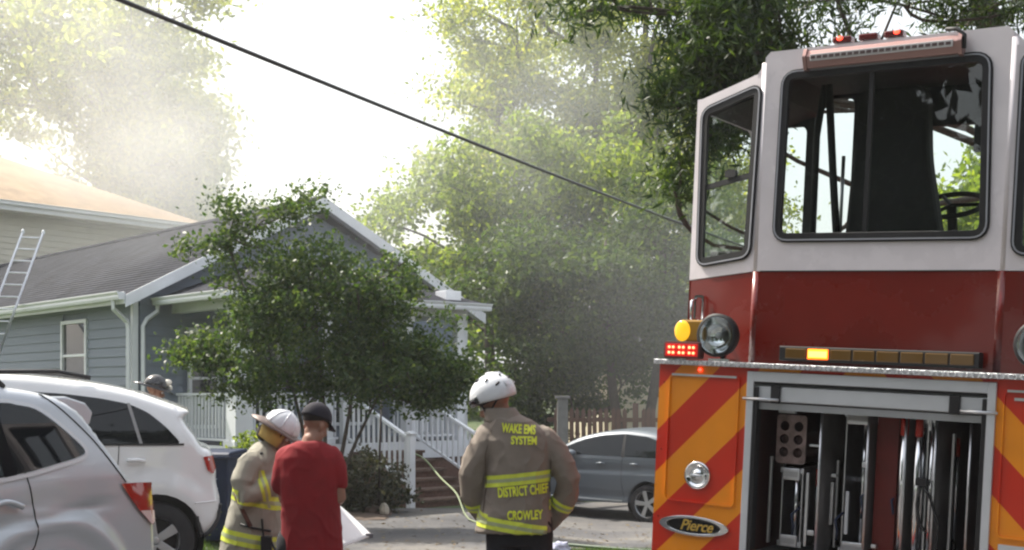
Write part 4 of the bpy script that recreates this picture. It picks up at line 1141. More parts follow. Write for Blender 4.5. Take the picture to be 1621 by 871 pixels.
# grab handle on the red corner
m = MB(); m.tube([(.07, CW + .04, 2.08), (.07, CW - .02, 2.09), (.07, CW - .02, 2.19), (.07, CW + .04, 2.21)], .009, 8); put('grab_handle', m, M_chrome, T, smooth=True)
m = MB(); wall_panel(m, rrect(.045, 2.07, .11, 2.235, .015), [rrect(.058, 2.085, .097, 2.22, .01)], .012, lambda x, z, d: (x, CW + .08 + d - .02, z)); put('handle_plate', m, M_chrome, T)
# amber traffic bar across the cab foot
m = MB(); m.prism(rpoly([(-.04, 0), (.04, 0), (.04, .085), (-.04, .085)], .012), .68, 1.80, 'x'); ab = put('traffic_light_bar', m, M_dark, T, bevel=.004); ab.location = (0, CW - .045, 1.855)
for k in range(8):
    x = .72 + k * .133; lit = (k == 1)
    m = MB(); m.b2((x, -.046, .014), (x + .122, -.036, .072))
    put('amber_cell', m, mat('lit_amber_cell', (1, .5, .02), .3, emit=(1, .12, .01), estr=1.6) if lit else mat('dull_amber_cell', (.15, .075, .01), .3, coat=.5), ab, bevel=.004)
m = MB(); m.b2((.862, -.05, .026), (.968, -.047, .060)); put('lit_core', m, mat('amber_core', (1, .8, .3), .3, emit=(1, .5, .06), estr=2.0), ab)
# side seams of the right chevron and little hatch hinge
m = MB(); m.b2((2.03, -.012, 1.70), (2.25, -.002, 1.715)); put('hatch_trim', m, M_alu, T)
m = MB(); m.b2((1.99, -.014, .86), (2.2, -.002, .97)); put('white_label', m, M_wal, T)
# ------------------------------------------------------------------ cars
M_tyre = mat('tyre_rubber', (.02, .02, .022), .75, var=.2, vscale=30, bump=.1, bscale=80)
M_cglass = mat('dark_privacy_glass', (.006, .008, .010), .03, 0, spec=.45, var=.3, vscale=2)
M_trim = mat('black_plastic_trim', (.02, .02, .022), .5, var=.15)
M_silver = mat('silver_metallic_paint', (.53, .56, .60), .34, .2, coat=.6, var=.02, vscale=2)
M_wcar = mat('white_car_paint', (.80, .81, .82), .22, coat=1., var=.02, vscale=2)
M_grey = mat('grey_blue_metallic_paint', (.12, .14, .165), .4, .2, coat=.35, var=.02, vscale=2)
M_tl = mat('red_tail_lens', (.33, .018, .012), .12, coat=1.)
M_tlc = mat('clear_tail_lens', (.75, .55, .55), .12, coat=1.)
M_alloy = mat('alloy_wheel', (.42, .43, .45), .3, .85, var=.05)
def catmull(pts, n=5, closed=False):
    out = []; N = len(pts)
    for i in range(N if closed else N - 1):
        p = [Vector(pts[(i + k) % N]) if closed else Vector(pts[min(max(i + k, 0), N - 1)]) for k in (-1, 0, 1, 2)]
        for k in range(n):
            t = k / n
            v = .5 * ((2 * p[1]) + (-p[0] + p[2]) * t + (2 * p[0] - 5 * p[1] + 4 * p[2] - p[3]) * t * t + (-p[0] + 3 * p[1] - 3 * p[2] + p[3]) * t ** 3)
            out.append((v.x, v.y))
    if not closed: out.append(tuple(pts[-1]))
    return out
class Car:
    """body made of two side skins bulged by hw(x, z) and a strip across; x runs to the tail, z up, y=0 the near side, y=W far"""
    def __init__(s, top, bottom, W, belt, tumble=.14, rt=.10, plan=.0):
        s.top = top; s.W = W; s.belt = belt; s.tumble = tumble; s.rt = rt
        s.out = np.array(top); s.xmax = max(p[0] for p in top); s.xmin = min(p[0] for p in top)
        s.poly = list(top) + list(bottom)
        s.plan = plan
        s.creases = []
    def dist(s, x, z):
        A = s.out[:-1]; B = s.out[1:]; P_ = np.array([x, z]); AB = B - A
        t = np.clip(np.sum((P_ - A) * AB, 1) / np.maximum(np.sum(AB * AB, 1), 1e-9), 0, 1)
        return float(np.min(np.linalg.norm(A + AB * t[:, None] - P_, axis=1)))
    def inset(s, x, z):
        y = 0.
        zb = s.belt(x)
        if z > zb: y += s.tumble * ((z - zb) / .55) ** 1.25
        y += .035 * smooth(.75, .25, z)
        y -= .018 * math.exp(-((z - (zb - .12)) / .05) ** 2) * 0
        for f in s.creases: y += f(x, z)
        d = s.dist(x, z)
        if d < s.rt: y += s.rt * (1 - math.sqrt(max(0, 1 - (1 - d / s.rt) ** 2)))
        # plan rounding at tail and nose
        for e in (s.xmax - x, x - s.xmin):
            if e < .55: y += s.plan * (1 - e / .55) ** 2
        return y
    def side(s, x, z, d=0.): return (x, s.inset(x, z) + d, z)
    def far(s, x, z, d=0.): return (x, s.W - s.inset(x, z) - d, z)
    def body(s, root, m, name='body', step=.055):
        mb = MB(); vs, fs = fill2d(s.poly, [], step)
        cnt = {}
        for f in fs:
            for i in range(len(f)): 
                a, b = f[i], f[(i + 1) % len(f)]; cnt.setdefault((min(a, b), max(a, b)), []).append((a, b))
        n = len(vs)
        ins = [s.inset(x, z) for x, z in vs]
        V = [(x, y, z) for (x, z), y in zip(vs, ins)] + [(x, s.W - y, z) for (x, z), y in zip(vs, ins)]
        F = [tuple(f) for f in fs] + [tuple(i + n for i in f)[::-1] for f in fs]
        K = 8; cross = []
        bord = {}
        for k, l in cnt.items():
            if len(l) == 1: bord[l[0][0]] = l[0][1]
        # rings across with camber
        idx = {}
        for a in bord:
            x, z = vs[a]; y0 = ins[a]; y1 = s.W - y0
            r = [a]
            top = z > .6 and s.dist(x, z) < .03
            for k in range(1, K):
                t = k / K; c = math.sin(math.pi * t)
                dz = .035 * c if (top and z > 1.2) else 0
                dx = .05 * c if (top and x > s.xmax - .8) else (-.06 * c if (top and x < s.xmin + .6) else 0)
                V.append((x + dx, y0 + (y1 - y0) * t, z + dz)); r.append(len(V) - 1)
            r.append(a + n); idx[a] = r
        for a, b in bord.items():
            for k in range(K): F.append((idx[a][k], idx[b][k], idx[b][k + 1], idx[a][k + 1]))
        me = bpy.data.meshes.new(name); me.from_pydata(V, [], F)
        # exact normals from the shape itself, so that paint reflects without facets
        def grad(x, z, e=.012):
            return (s.inset(x + e, z) - s.inset(x - e, z)) / (2 * e), (s.inset(x, z + e) - s.inset(x, z - e)) / (2 * e)
        nx = [None] * len(V)
        for i, (x, z) in enumerate(vs):
            gx_, gz_ = grad(x, z)
            nx[i] = Vector((gx_, -1, gz_)).normalized(); nx[i + n] = Vector((gx_, 1, gz_)).normalized()
        prev = {b: a for a, b in bord.items()}
        for a, r in idx.items():
            p0 = vs[prev.get(a, a)]; p1 = vs[bord[a]]; t_ = Vector((p1[0] - p0[0], p1[1] - p0[1]))
            o2_ = Vector((t_.y, -t_.x)).normalized() if t_.length > 1e-6 else Vector((0, 1))
            ed = s.dist(*vs[a]) < .03
            for k in range(1, K): nx[r[k]] = Vector((o2_.x, 0, o2_.y))
            if ed:
                nx[r[0]] = (Vector((o2_.x, 0, o2_.y)) + Vector((0, -.25, 0))).normalized(); nx[r[-1]] = (Vector((o2_.x, 0, o2_.y)) + Vector((0, .25, 0))).normalized()
        bm = bmesh.new(); bm.from_mesh(me); bmesh.ops.recalc_face_normals(bm, faces=bm.faces); bm.to_mesh(me); bm.free()
        o = link(name, me, m, root, smooth=True)
        me.normals_split_custom_set_from_vertices([tuple(q) for q in nx])
        return o
    def patch(s, root, name, poly, m, out=.004, both=True, step=.06, sm=True, thick=.0):
        mb = MB(); vs, fs = fill2d(poly, [], step)
        for fn in ((s.side, s.far) if both else (s.side,)):
            mb.add([fn(x, z, -out) for x, z in vs], fs)
        o = None
        if both:
            # near and far copies are separate pieces of the same kind
            m1 = MB(); m1.add([s.side(x, z, -out) for x, z in vs], fs); m2 = MB(); m2.add([s.far(x, z, -out) for x, z in vs], fs)
            o = put(name, m1, m, root, smooth=sm); put(name, m2, m, root, smooth=sm)
        else: o = put(name, mb, m, root, smooth=sm)
        return o
    def ring(s, root, name, poly, w, m, out=.008, both=False):
        mb = MB(); vs, fs = fill2d(poly, [offset_poly(poly, -w)], .08)
        mb.add([s.side(x, z, -out) for x, z in vs], fs)
        return put(name, mb, m, root, smooth=True)
    def line(s, root, name, pts, m=None, w=.004, out=.002):
        q = [s.side(x, z, -out) for x, z in catmull(pts, 6)]
        mb = MB(); mb.tube(q, w, 5); return put(name, mb, m or M_trim, root, smooth=True)
def wheel(root, x, y, z, r, rim, sgn=-1, spokes=5, double=False):
    m = MB(); w = .11
    m.lathe([(rim * .98, -w), (rim * 1.03, -w - .006), (r * .93, -w + .002), (r * .985, -w + .03), (r, -w + .06), (r, w - .06), (r * .985, w - .03), (r * .93, w), (rim, w)], (x, y, z), 40, 'y', close=False)
    t = put('wheel', m, M_tyre, root, smooth=True)
    m = MB(); yy = y + sgn * w
    m.lathe([(rim, -.0), (rim * .965, .006 * -sgn), (rim * .93, .03 * -sgn), (rim * .90, .09 * -sgn)], (x, yy, z), 40, 'y', close=False); put('rim', m, M_alloy, t, smooth=True)
    m = MB(); m.lathe([(.055, .012 * -sgn), (.05, .004 * -sgn), (.02, .0)], (x, yy - sgn * .01, z), 20, 'y'); put('hub_cap', m, M_alloy, t, smooth=True)
    m = MB(); m.lathe([(rim * .92, .095 * -sgn), (.01, .095 * -sgn)], (x, yy, z), 30, 'y'); m.lathe([(rim * .62, .08 * -sgn), (.06, .075 * -sgn)], (x, yy, z), 30, 'y'); put('brake_disc', m, M_trim, t)
    for k in range(spokes):
        a = 2 * math.pi * k / spokes + math.pi / 2 + .25
        for off in ((-.1, .1) if double else (0,)):
            m = MB(); ca, sa = math.cos(a + off), math.sin(a + off)
            w0, w1 = (.028, .02) if double else (.036, .052)
            q = []
            for rr, ww in ((.035, w0), (rim * .97, w1)):
                for s_ in (-1, 1):
                    for dy in (0, .022):
                        q.append((x + rr * ca - s_ * ww * sa, yy + (-sgn) * (.012 + dy - (.006 if rr > .1 else 0)), z + rr * sa + s_ * ww * ca))
            m.add(q, [(0, 1, 3, 2), (4, 6, 7, 5), (0, 4, 5, 1), (2, 3, 7, 6), (0, 2, 6, 4), (1, 5, 7, 3)]); put('spoke', m, M_alloy, t, bevel=.006)
    return t
def arch_lip(car, root, cx, cz, r, m, a0=5, a1=175, w=.035, out=.012, name='wheel_arch_trim'):
    pts = [(cx + r * math.cos(R(a)), cz + r * math.sin(R(a))) for a in range(a0, a1 + 1, 6)]
    inn = [(cx + (r - w) * math.cos(R(a)), cz + (r - w) * math.sin(R(a))) for a in range(a1, a0 - 1, -6)]
    car.patch(root, name, pts + inn, m, out, both=False, step=.2)
def arch_pts(cx, cz, r, zb, rev=True):
    a0 = math.degrees(math.asin((zb - cz) / r))
    pts = [(cx + r * math.cos(R(a)), cz + r * math.sin(R(a))) for a in np.linspace(a0, 180 - a0, 15)]
    return pts     # from right to left
def liner(root, car, cx, cz, r):
    m = MB(); n = 16
    a = [(cx + r * math.cos(R(q)), cz + r * math.sin(R(q))) for q in np.linspace(-25, 205, n)]
    vs = [(x, .05, z) for x, z in a] + [(x, .5, z) for x, z in a]
    m.add(vs, [(i, i + 1, i + 1 + n, i + n) for i in range(n - 1)] + [tuple(range(n, 2 * n))]); put('wheel_liner', m, M_trim, root, smooth=False)

# ---- silver wagon, nearest
S = empty('silver_wagon', (-2.245, 8.06, -.08), (0, 0, R(60))); tag(S, 'silver wagon nearest the camera at the left edge, chrome window trim and dark side glass', 'car')
top = catmull([(-4.62, .55), (-4.66, .8), (-4.5, 1.0), (-3.75, 1.14), (-3.3, 1.2), (-2.75, 1.55), (-2.4, 1.7), (-1.9, 1.78), (-1.14, 1.765), (-.79, 1.725), (-.64, 1.68), (-.52, 1.60), (-.36, 1.38), (-.24, 1.22), (-.12, 1.13), (-.03, 1.10), (-.0, .98), (.015, .75), (.01, .55), (-.03, .36)], 4)
WX, WZ, WR = -.86, .38, .40
bot = arch_pts(WX, WZ, WR, .30) + arch_pts(WX - 2.67, WZ, WR, .30)
s_ = Car(top, [(-.1, .30)] + bot + [(-4.5, .30)], 1.8, lambda x: 1.14 + .06 * smooth(-1.6, -.6, x), .15, .07, .03)
s_.creases = [lambda x, z: -.035 * smooth(.10, .0, abs(math.hypot(x - WX, (z - WZ)) - .60) * .9) * (1 if z > .4 else 0),
              lambda x, z: -.02 * smooth(.62, .45, math.hypot(x - WX, z - WZ)),
              lambda x, z: .02 * smooth(.06, .0, abs(z - (1.06 + .10 * (x + .3)))) * smooth(-.25, -.6, x)]
s_.body(S, M_silver, step=.035)
win = catmull([(-1.14, 1.255), (-.79, 1.31), (-.62, 1.345), (-.585, 1.375), (-.64, 1.44), (-.76, 1.545), (-.88, 1.625), (-1.0, 1.65), (-1.14, 1.665), (-1.9, 1.67), (-2.3, 1.6), (-2.75, 1.4), (-3.05, 1.2), (-2.9, 1.16), (-2.0, 1.19)], 3, True)
s_.patch(S, 'side_glass', win, M_cglass, .004)
s_.ring(S, 'chrome_window_trim', offset_poly(win, .028), .024, mat('satin_chrome', (.6, .61, .63), .45, .6), .010)
s_.patch(S, 'window_pillar', [(-1.16, 1.25), (-1.08, 1.26), (-1.14, 1.66), (-1.24, 1.66)], mat('matt_black_pillar', (.008, .008, .01), .9, spec=.1), .007, step=.1)
s_.patch(S, 'window_pillar', [(-2.1, 1.2), (-2.0, 1.2), (-2.06, 1.66), (-2.12, 1.66)], mat('matt_black_pillar'), .007, step=.1)
lampo = s_.patch(S, 'tail_lamp', rpoly([(-.335, 1.165), (-.05, 1.155), (-.015, .99), (-.02, .895), (-.06, .885), (-.17, .98), (-.27, 1.09)], .02), M_tl, .014)
s_.patch(lampo, 'reversing_lens', rpoly([(-.17, .985), (-.02, .975), (-.025, .905), (-.065, .89)], .01), M_tlc, .018, both=False)
s_.line(S, 'hatch_seam', [(-.80, 1.715), (-.66, 1.60), (-.5, 1.44), (-.34, 1.24), (-.28, 1.17)])
s_.line(S, 'door_seam', [(-1.02, 1.27), (-.98, 1.08), (-.98, .85), (-1.16, .72)])
s_.line(S, 'door_seam', [(-2.08, 1.2), (-2.1, .8), (-2.08, .4)])
m = MB(); q = [s_.side(x, z, -.03) for x, z in catmull([(-1.27, 1.10), (-1.17, 1.115), (-1.07, 1.08)], 5)]; m.tube(q, .017, 8); put('door_handle', m, M_silver, S, smooth=True)
m = MB(); q = [s_.side(x, z, -.03) for x, z in catmull([(-2.3, 1.06), (-2.2, 1.08), (-2.1, 1.05)], 5)]; m.tube(q, .017, 8); put('door_handle', m, M_silver, S, smooth=True)
for cx in (WX, WX - 2.67): liner(S, s_, cx, WZ, WR + .01); wheel(S, cx, .14, .33, .34, .225, spokes=10)
for cx in (WX, WX - 2.67): wheel(S, cx, 1.66, .33, .34, .225, 1)
# spoiler standing behind the roof end
m = MB()
sp = [(-.70, 1.70), (-.52, 1.70), (-.37, 1.66), (-.31, 1.60), (-.335, 1.52), (-.46, 1.53), (-.58, 1.6)]
m.prism(sp, .26, 1.54, 'y'); put('roof_spoiler', m, M_silver, S, smooth=False, bevel=.014, seg=3)
for y in (.24, 1.56):
    m = MB(); m.tube([(-3.0, y, 1.72), (-2.8, y, 1.83), (-1.4, y, 1.86), (-1.1, y, 1.83), (-1.0, y, 1.75)], [(.022, .03)] * 5, 8); put('roof_rail', m, M_trim, S, smooth=True)
m = MB(); m.b2((-3.3, -.17, 1.15), (-3.1, .02, 1.3)); put('door_mirror', m, M_silver, S, bevel=.04, seg=3)
m = MB(); m.b2((-4.6, .2, .75), (-4.5, 1.6, .95)); put('headlamp', m, M_tlc, S, bevel=.03)

# ---- white SUV
V_ = empty('white_sport_utility_vehicle', (-2.832, 12.3, -.16), (0, 0, R(20))); tag(V_, 'large white sport utility vehicle parked behind the silver wagon, tinted rear glass', 'car')
top = catmull([(-4.85, .5), (-4.88, .9), (-4.7, 1.12), (-3.9, 1.28), (-3.5, 1.34), (-2.9, 1.8), (-2.5, 1.93), (-1.95, 1.965), (-1.28, 1.9), (-.88, 1.825), (-.59, 1.73), (-.33, 1.635), (-.29, 1.60), (-.345, 1.54), (-.24, 1.38), (-.17, 1.27), (-.08, 1.22), (-.03, 1.07), (-.025, .92), (.012, .72), (-.03, .55), (-.12, .44), (-.19, .385)], 4)
WX2, WZ2, WR2 = -.615, .375, .455
bot = arch_pts(WX2, WZ2, WR2, .385) + arch_pts(WX2 - 2.95, WZ2, WR2, .385)
v_ = Car(top, bot + [(-4.75, .385)], 1.95, lambda x: 1.30, .16, .085, .12)
v_.creases = [lambda x, z: -.03 * smooth(.2, .0, abs(math.hypot(x - WX2, z - WZ2) - .52)) * (1 if z > .3 else 0), lambda x, z: .012 * smooth(.05, 0, abs(z - .66)) * smooth(-.25, -.1, x)]
v_.body(V_, M_wcar, step=.05)
win = rpoly([(-.37, 1.305), (-.88, 1.305), (-1.3, 1.32), (-2.0, 1.33), (-3.35, 1.34), (-3.0, 1.66), (-2.6, 1.80), (-1.9, 1.82), (-1.45, 1.79), (-1.11, 1.745), (-.85, 1.69), (-.68, 1.61), (-.52, 1.475)], .06, 3)
v_.patch(V_, 'side_glass', win, M_cglass, .004)
for a in ([(-.76, 1.3), (-.73, 1.3), (-.845, 1.7), (-.875, 1.7)],): v_.patch(V_, 'window_pillar', a, mat('grey_pillar', (.3, .3, .3), .5), .008, step=.1)
v_.patch(V_, 'window_pillar', [(-1.72, 1.32), (-1.62, 1.32), (-1.66, 1.80), (-1.74, 1.81)], M_trim, .008, step=.1)
v_.patch(V_, 'window_sill_strip', [(-3.3, 1.325), (-3.3, 1.345), (-.35, 1.31), (-.35, 1.29)], M_trim, .010, step=.1)
lampo = v_.patch(V_, 'tail_lamp', rpoly([(-.165, 1.175), (-.06, 1.185), (-.03, 1.07), (-.06, 1.005), (-.12, 1.035)], .015), M_tl, .012)
for x in (-.79, -1.9):
    m = MB(); q = [v_.side(x + a, 1.145 + b, -.035) for a, b in ((-.09, .01), (0, .015), (.08, .0))]; m.tube(q, .02, 8); put('door_handle', m, M_wcar, V_, smooth=True)
v_.line(V_, 'door_seam', [(-.95, 1.3), (-.98, 1.0), (-1.12, .75)]); v_.line(V_, 'door_seam', [(-1.7, 1.32), (-1.72, .8), (-1.7, .4)])
v_.line(V_, 'bumper_seam', [(-.25, .73), (-.12, .735), (-.02, .74)], M_wcar, .006)
for cx in (WX2, WX2 - 2.95): liner(V_, v_, cx, WZ2, WR2 + .005); wheel(V_, cx, .13, .375, .375, .232)
for cx in (WX2, WX2 - 2.95): wheel(V_, cx, 1.8, .375, .375, .232, 1)
m = MB(); m.tube([v_.side(x, z, -.006) for x, z in catmull([(-.225, .60), (-.215, .5), (-.18, .40), (-.11, .425), (-.02, .54), (.015, .70)], 5)], .018, 6); put('lower_bumper_trim', m, M_trim, V_, smooth=True)
for y in (.22, 1.73):
    m = MB(); m.tube([(-3.1, y, 1.88), (-2.9, y, 1.99), (-1.5, y, 2.0), (-1.2, y, 1.94)], [(.018, .022)] * 4, 8); put('roof_rail', m, M_trim, V_, smooth=True)

# ---- grey crossover by the fence
G_ = empty('grey_crossover_car', (2.497, 21.3, -.6), (0, 0, R(-35))); tag(G_, 'grey crossover car parked in the shade between the chief and the fire engine', 'car')
top = catmull([(-4.0, .5), (-4.02, .72), (-3.85, .9), (-3.2, 1.02), (-2.65, 1.06), (-2.1, 1.25), (-1.76, 1.41), (-1.5, 1.49), (-1.18, 1.55), (-.74, 1.58), (-.3, 1.545), (.0, 1.48), (.35, 1.32), (.52, 1.15), (.62, 1.08), (.66, .8), (.64, .5), (.6, .4)], 4)
WX3, WZ3, WR3 = -.27, .34, .385
bot = arch_pts(WX3, WZ3, WR3, .33) + arch_pts(WX3 - 2.8, WZ3, WR3, .33)
g_ = Car(top, bot + [(-3.95, .33)], 1.85, lambda x: 1.1, .18, .085, .10)
g_.creases = [lambda x, z: .018 * smooth(.08, 0, abs(z - (.92 + .02 * x))), lambda x, z: .02 * smooth(.1, 0, abs(z - .45))]
g_.body(G_, M_grey)
win = rpoly([(.30, 1.17), (.0, 1.12), (-.8, 1.13), (-1.75, 1.15), (-2.25, 1.10), (-1.9, 1.28), (-1.5, 1.42), (-1.18, 1.485), (-.74, 1.515), (-.3, 1.475), (.05, 1.37)], .05, 3)
g_.patch(G_, 'side_glass', win, M_cglass, .004)
g_.patch(G_, 'window_pillar', [(-.76, 1.12), (-.69, 1.12), (-.72, 1.51), (-.76, 1.51)], M_trim, .007, step=.1)
for x in (-1.15, -.48):
    m = MB(); q = [g_.side(x + a, 1.0 + b, -.03) for a, b in ((-.09, .005), (0, .01), (.08, .0))]; m.tube(q, .017, 8); put('door_handle', m, M_grey, G_, smooth=True)
m = MB(); m.sphere((-1.72, -.1, 1.17), (.1, .1, .065), 14, 10); put('door_mirror', m, M_grey, G_, smooth=True)
g_.patch(G_, 'sill_strip', [(-2.6, .42), (-.75, .38), (-.75, .355), (-2.6, .395)], M_alloy, .012, step=.1)
g_.line(G_, 'door_seam', [(-.73, 1.12), (-.76, .8), (-.72, .4)]); g_.line(G_, 'door_seam', [(-1.75, 1.12), (-1.78, .8), (-1.74, .4)])
g_.patch(G_, 'tail_lamp', rpoly([(.42, 1.1), (.6, 1.05), (.63, .95), (.45, 1.0)], .01), M_tl, .01)
g_.patch(G_, 'headlamp', rpoly([(-3.9, .85), (-3.5, .95), (-3.55, .85), (-3.95, .75)], .01), M_tlc, .01)
for cx in (WX3, WX3 - 2.8): liner(G_, g_, cx, WZ3, WR3 + .005); wheel(G_, cx, .13, .335, .335, .235, double=True)
for cx in (WX3, WX3 - 2.8): wheel(G_, cx, 1.72, .335, .335, .235, 1)
# ------------------------------------------------------------------ people
M_skin = mat('skin', (.36, .19, .13), .5, var=.12, vscale=12, bump=.05, bscale=120)
M_skin2 = mat('deeper_skin', (.27, .14, .095), .5, var=.12, vscale=12, bump=.05, bscale=120)
M_coat1 = mat('tan_turnout_cloth', (.22, .185, .155), .8, var=.13, vscale=7, bump=.25, bscale=260)
M_coat2 = mat('khaki_grey_turnout_cloth', (.30, .285, .235), .8, var=.13, vscale=7, bump=.25, bscale=260)
M_lime = mat('lime_reflective_tape', (.62, .70, .07), .45, var=.1, vscale=20, emit=None)
M_silv = mat('silver_reflective_tape', (.36, .40, .22), .4, .1, var=.1, vscale=20)
M_blackc = mat('black_trouser_cloth', (.008, .008, .012), .85, var=.2, vscale=9, bump=.2, bscale=150)
M_redc = mat('red_t_shirt_cotton', (.21, .006, .011), .85, var=.12, vscale=5, bump=.15, bscale=300)
M_boot = mat('black_leather', (.012, .012, .012), .45, var=.2)
M_hw = mat('white_helmet_shell', (.68, .70, .74), .28, coat=.4, var=.06, vscale=6)
M_eye = mat('eye_white', (.7, .7, .68), .2); M_hair = mat('dark_hair', (.02, .014, .012), .7, var=.3, vscale=40, bump=.6, bscale=200)

def remesh(mb, voxel, sm=6, wr=None, name='tmp'):
    me = mb.mesh(name); o = bpy.data.objects.new(name, me); COL.objects.link(o)
    r = o.modifiers.new('r', 'REMESH'); r.mode = 'VOXEL'; r.voxel_size = voxel
    s = o.modifiers.new('s', 'SMOOTH'); s.factor = .5; s.iterations = sm
    dg = bpy.context.evaluated_depsgraph_get(); dg.update()
    out = bpy.data.meshes.new_from_object(o.evaluated_get(dg), depsgraph=dg)
    bpy.data.objects.remove(o); bpy.data.meshes.remove(me)
    if wr:
        n = len(out.vertices); co = np.empty(n * 3, np.float32); out.vertices.foreach_get('co', co); co = co.reshape(-1, 3)
        nn = np.empty(n * 3, np.float32); out.vertices.foreach_get('normal', nn); nn = nn.reshape(-1, 3)
        d = np.array([wr(Vector(c)) for c in co.tolist()])
        co += nn * d[:, None]; out.vertices.foreach_set('co', co.reshape(-1)); out.update()
    out.materials.clear()
    return out
def chain(mb, pts, rad, n=16):
    pts = [Vector(p) for p in pts]
    mb.tube(pts, rad, n)
    for p, r in ((pts[0], rad[0]), (pts[-1], rad[-1])):
        rr = min(r) if hasattr(r, '__len__') else r
        mb.sphere(p, rr * .98, 12, 8)
def torso(mb, secs, n=24, cap=True):
    """secs: (x, y, z, half width, half depth)"""
    ring = []
    for (x, y, z, w, d) in secs:
        for k in range(n):
            a = 2 * math.pi * k / n; c, s = math.cos(a), math.sin(a)
            e = .82
            ring.append((x + w * math.copysign(abs(c) ** e, c), y + d * math.copysign(abs(s) ** e, s), z))
    fs = []
    for i in range(len(secs) - 1):
        for k in range(n):
            a = i * n + k; b = i * n + (k + 1) % n; fs.append((a, b, b + n, a + n))
    fs.append(tuple(range(n))[::-1]); fs.append(tuple((len(secs) - 1) * n + k for k in range(n)))
    mb.add(ring, fs)
def hand(mb, wrist, palm_dir, normal, size=1., curl=.5, side=1):
    w = Vector(wrist); d = Vector(palm_dir).normalized(); nrm = Vector(normal); nrm = (nrm - d * nrm.dot(d)).normalized(); s = d.cross(nrm).normalized() * side
    pl = .095 * size
    for k in range(4):
        b = w + s * (-.030 + .020 * k) * size
        mb.tube([w + s * (-.014 + .009 * k) * size, b + d * pl * .6, b + d * pl], [.017 * size, .0145 * size, .011 * size], 8)
    for k, L in enumerate((.062, .075, .082, .072)):
        L *= size; b = w + s * (-.031 + .0215 * k) * size + d * pl * .93
        c = curl * (1 + .12 * (3 - k)); p = [b]; a = .25 * c
        for q in (.42, .33, .27):
            a += c * .75; p.append(p[-1] + (d * math.cos(a) + nrm * math.sin(a)) * L * q)
        mb.tube(p, [.0095 * size, .0092 * size, .0085 * size, .007 * size], 8); mb.sphere(p[-1], .007 * size, 8, 6)
    b = w + s * .022 * size + d * .02 * size
    p = [b, b + (s * .8 + d * .7 + nrm * .2).normalized() * .035 * size, b + (s * .75 + d * 1.1 + nrm * .5).normalized() * .066 * size, b + (s * .5 + d * 1.3 + nrm * .8).normalized() * .088 * size]
    mb.tube(p, [.014 * size, .0125 * size, .0105 * size, .008 * size], 8); mb.sphere(p[-1], .008 * size, 8, 6)
def hm(c, yaw, pitch, roll=0, s=1.):
    return Matrix.Translation(c) @ Matrix.Rotation(R(yaw), 4, 'Z') @ Matrix.Rotation(R(-pitch), 4, 'X') @ Matrix.Rotation(R(roll), 4, 'Y') @ Matrix.Scale(s, 4)
def head(mb, M4):
    def T_(p): return M4 @ Vector(p)
    q = M4.to_3x3()
    def el(c, r): mb.sphere(T_(c), r, 18, 12, q)
    el((0, -.012, .035), (.076, .098, .088)); el((0, .02, -.035), (.062, .073, .080)); el((0, .052, -.088), (.034, .032, .026)); el((0, .0, -.06), (.055, .06, .05))
    mb.tube([T_((0, .085, .012)), T_((0, .106, -.018)), T_((0, .116, -.038))], [.008, .010, .013], 8); el((.010, .104, -.040), (.009, .01, .008)); el((-.010, .104, -.040), (.009, .01, .008))
    mb.tube([T_((-.042, .074, .018)), T_((0, .088, .022)), T_((.042, .074, .018))], [.010, .009, .010], 8)
    mb.tube([T_((-.022, .082, -.068)), T_((0, .093, -.066)), T_((.022, .082, -.068))], [.005, .007, .005], 8); mb.tube([T_((-.02, .081, -.078)), T_((0, .091, -.079)), T_((.02, .081, -.078))], [.005, .007, .005], 8)
    for s in (-1, 1):
        el((s * .078, -.012, -.018), (.010, .020, .032)); el((s * .045, .06, -.04), (.02, .02, .02))
def eyes(root, M4):
    for s in (-1, 1):
        m = MB(); m.sphere(M4 @ Vector((s * .031, .079, .0)), .0115, 12, 8); e = put('eye', m, M_eye, root, smooth=True)
        m = MB(); m.sphere(M4 @ Vector((s * .031, .088, .0)), .0055, 10, 6); put('iris', m, M_hair, e, smooth=True)
def fold(amp=.006, f=9., seed=0.):
    def g(v):
        p = Vector((v.x * f, v.y * f, v.z * f * .75)) + Vector((seed, 0, 0))
        a = noise.noise(p + Vector((noise.noise(p * .6), 0, noise.noise(p * .5))) * 1.6)
        b = 1 - abs(noise.noise(p * 1.5 + Vector((3, 1, 0)))) * 2.2
        return amp * (a * .8 + max(b, 0) ** 3 * .7)
    return g
def band(src, name, root, co, no, width, m, keep=None, out=.004, z=None):
    bm = bmesh.new(); bm.from_mesh(src); no = Vector(no).normalized(); co = Vector(co)
    if keep: bmesh.ops.delete(bm, geom=[f for f in bm.faces if not keep(f.calc_center_median())], context='FACES')
    for s in (1, -1):
        geom = bm.verts[:] + bm.edges[:] + bm.faces[:]
        bmesh.ops.bisect_plane(bm, geom=geom, plane_co=co + no * s * width / 2, plane_no=no * s, clear_outer=True)
    bm.normal_update()
    for v in bm.verts: v.co += v.normal * out
    me = bpy.data.meshes.new(name); bm.to_mesh(me); bm.free()
    return link(name, me, m, root, smooth=True)
def tape(src, root, co, no, width=.075, keep=None):
    a = band(src, 'reflective_band', root, co, no, width, M_lime, keep, .004)
    band(src, 'silver_strip', a, co, no, width * .3, M_silv, keep, .006)
def cloth(root, name, mb, m, voxel=.012, sm=5, amp=.005, f=8, seed=0., parent=None):
    me = remesh(mb, voxel, sm, fold(amp, f, seed), name); link(name, me, m, parent or root, smooth=True); return me
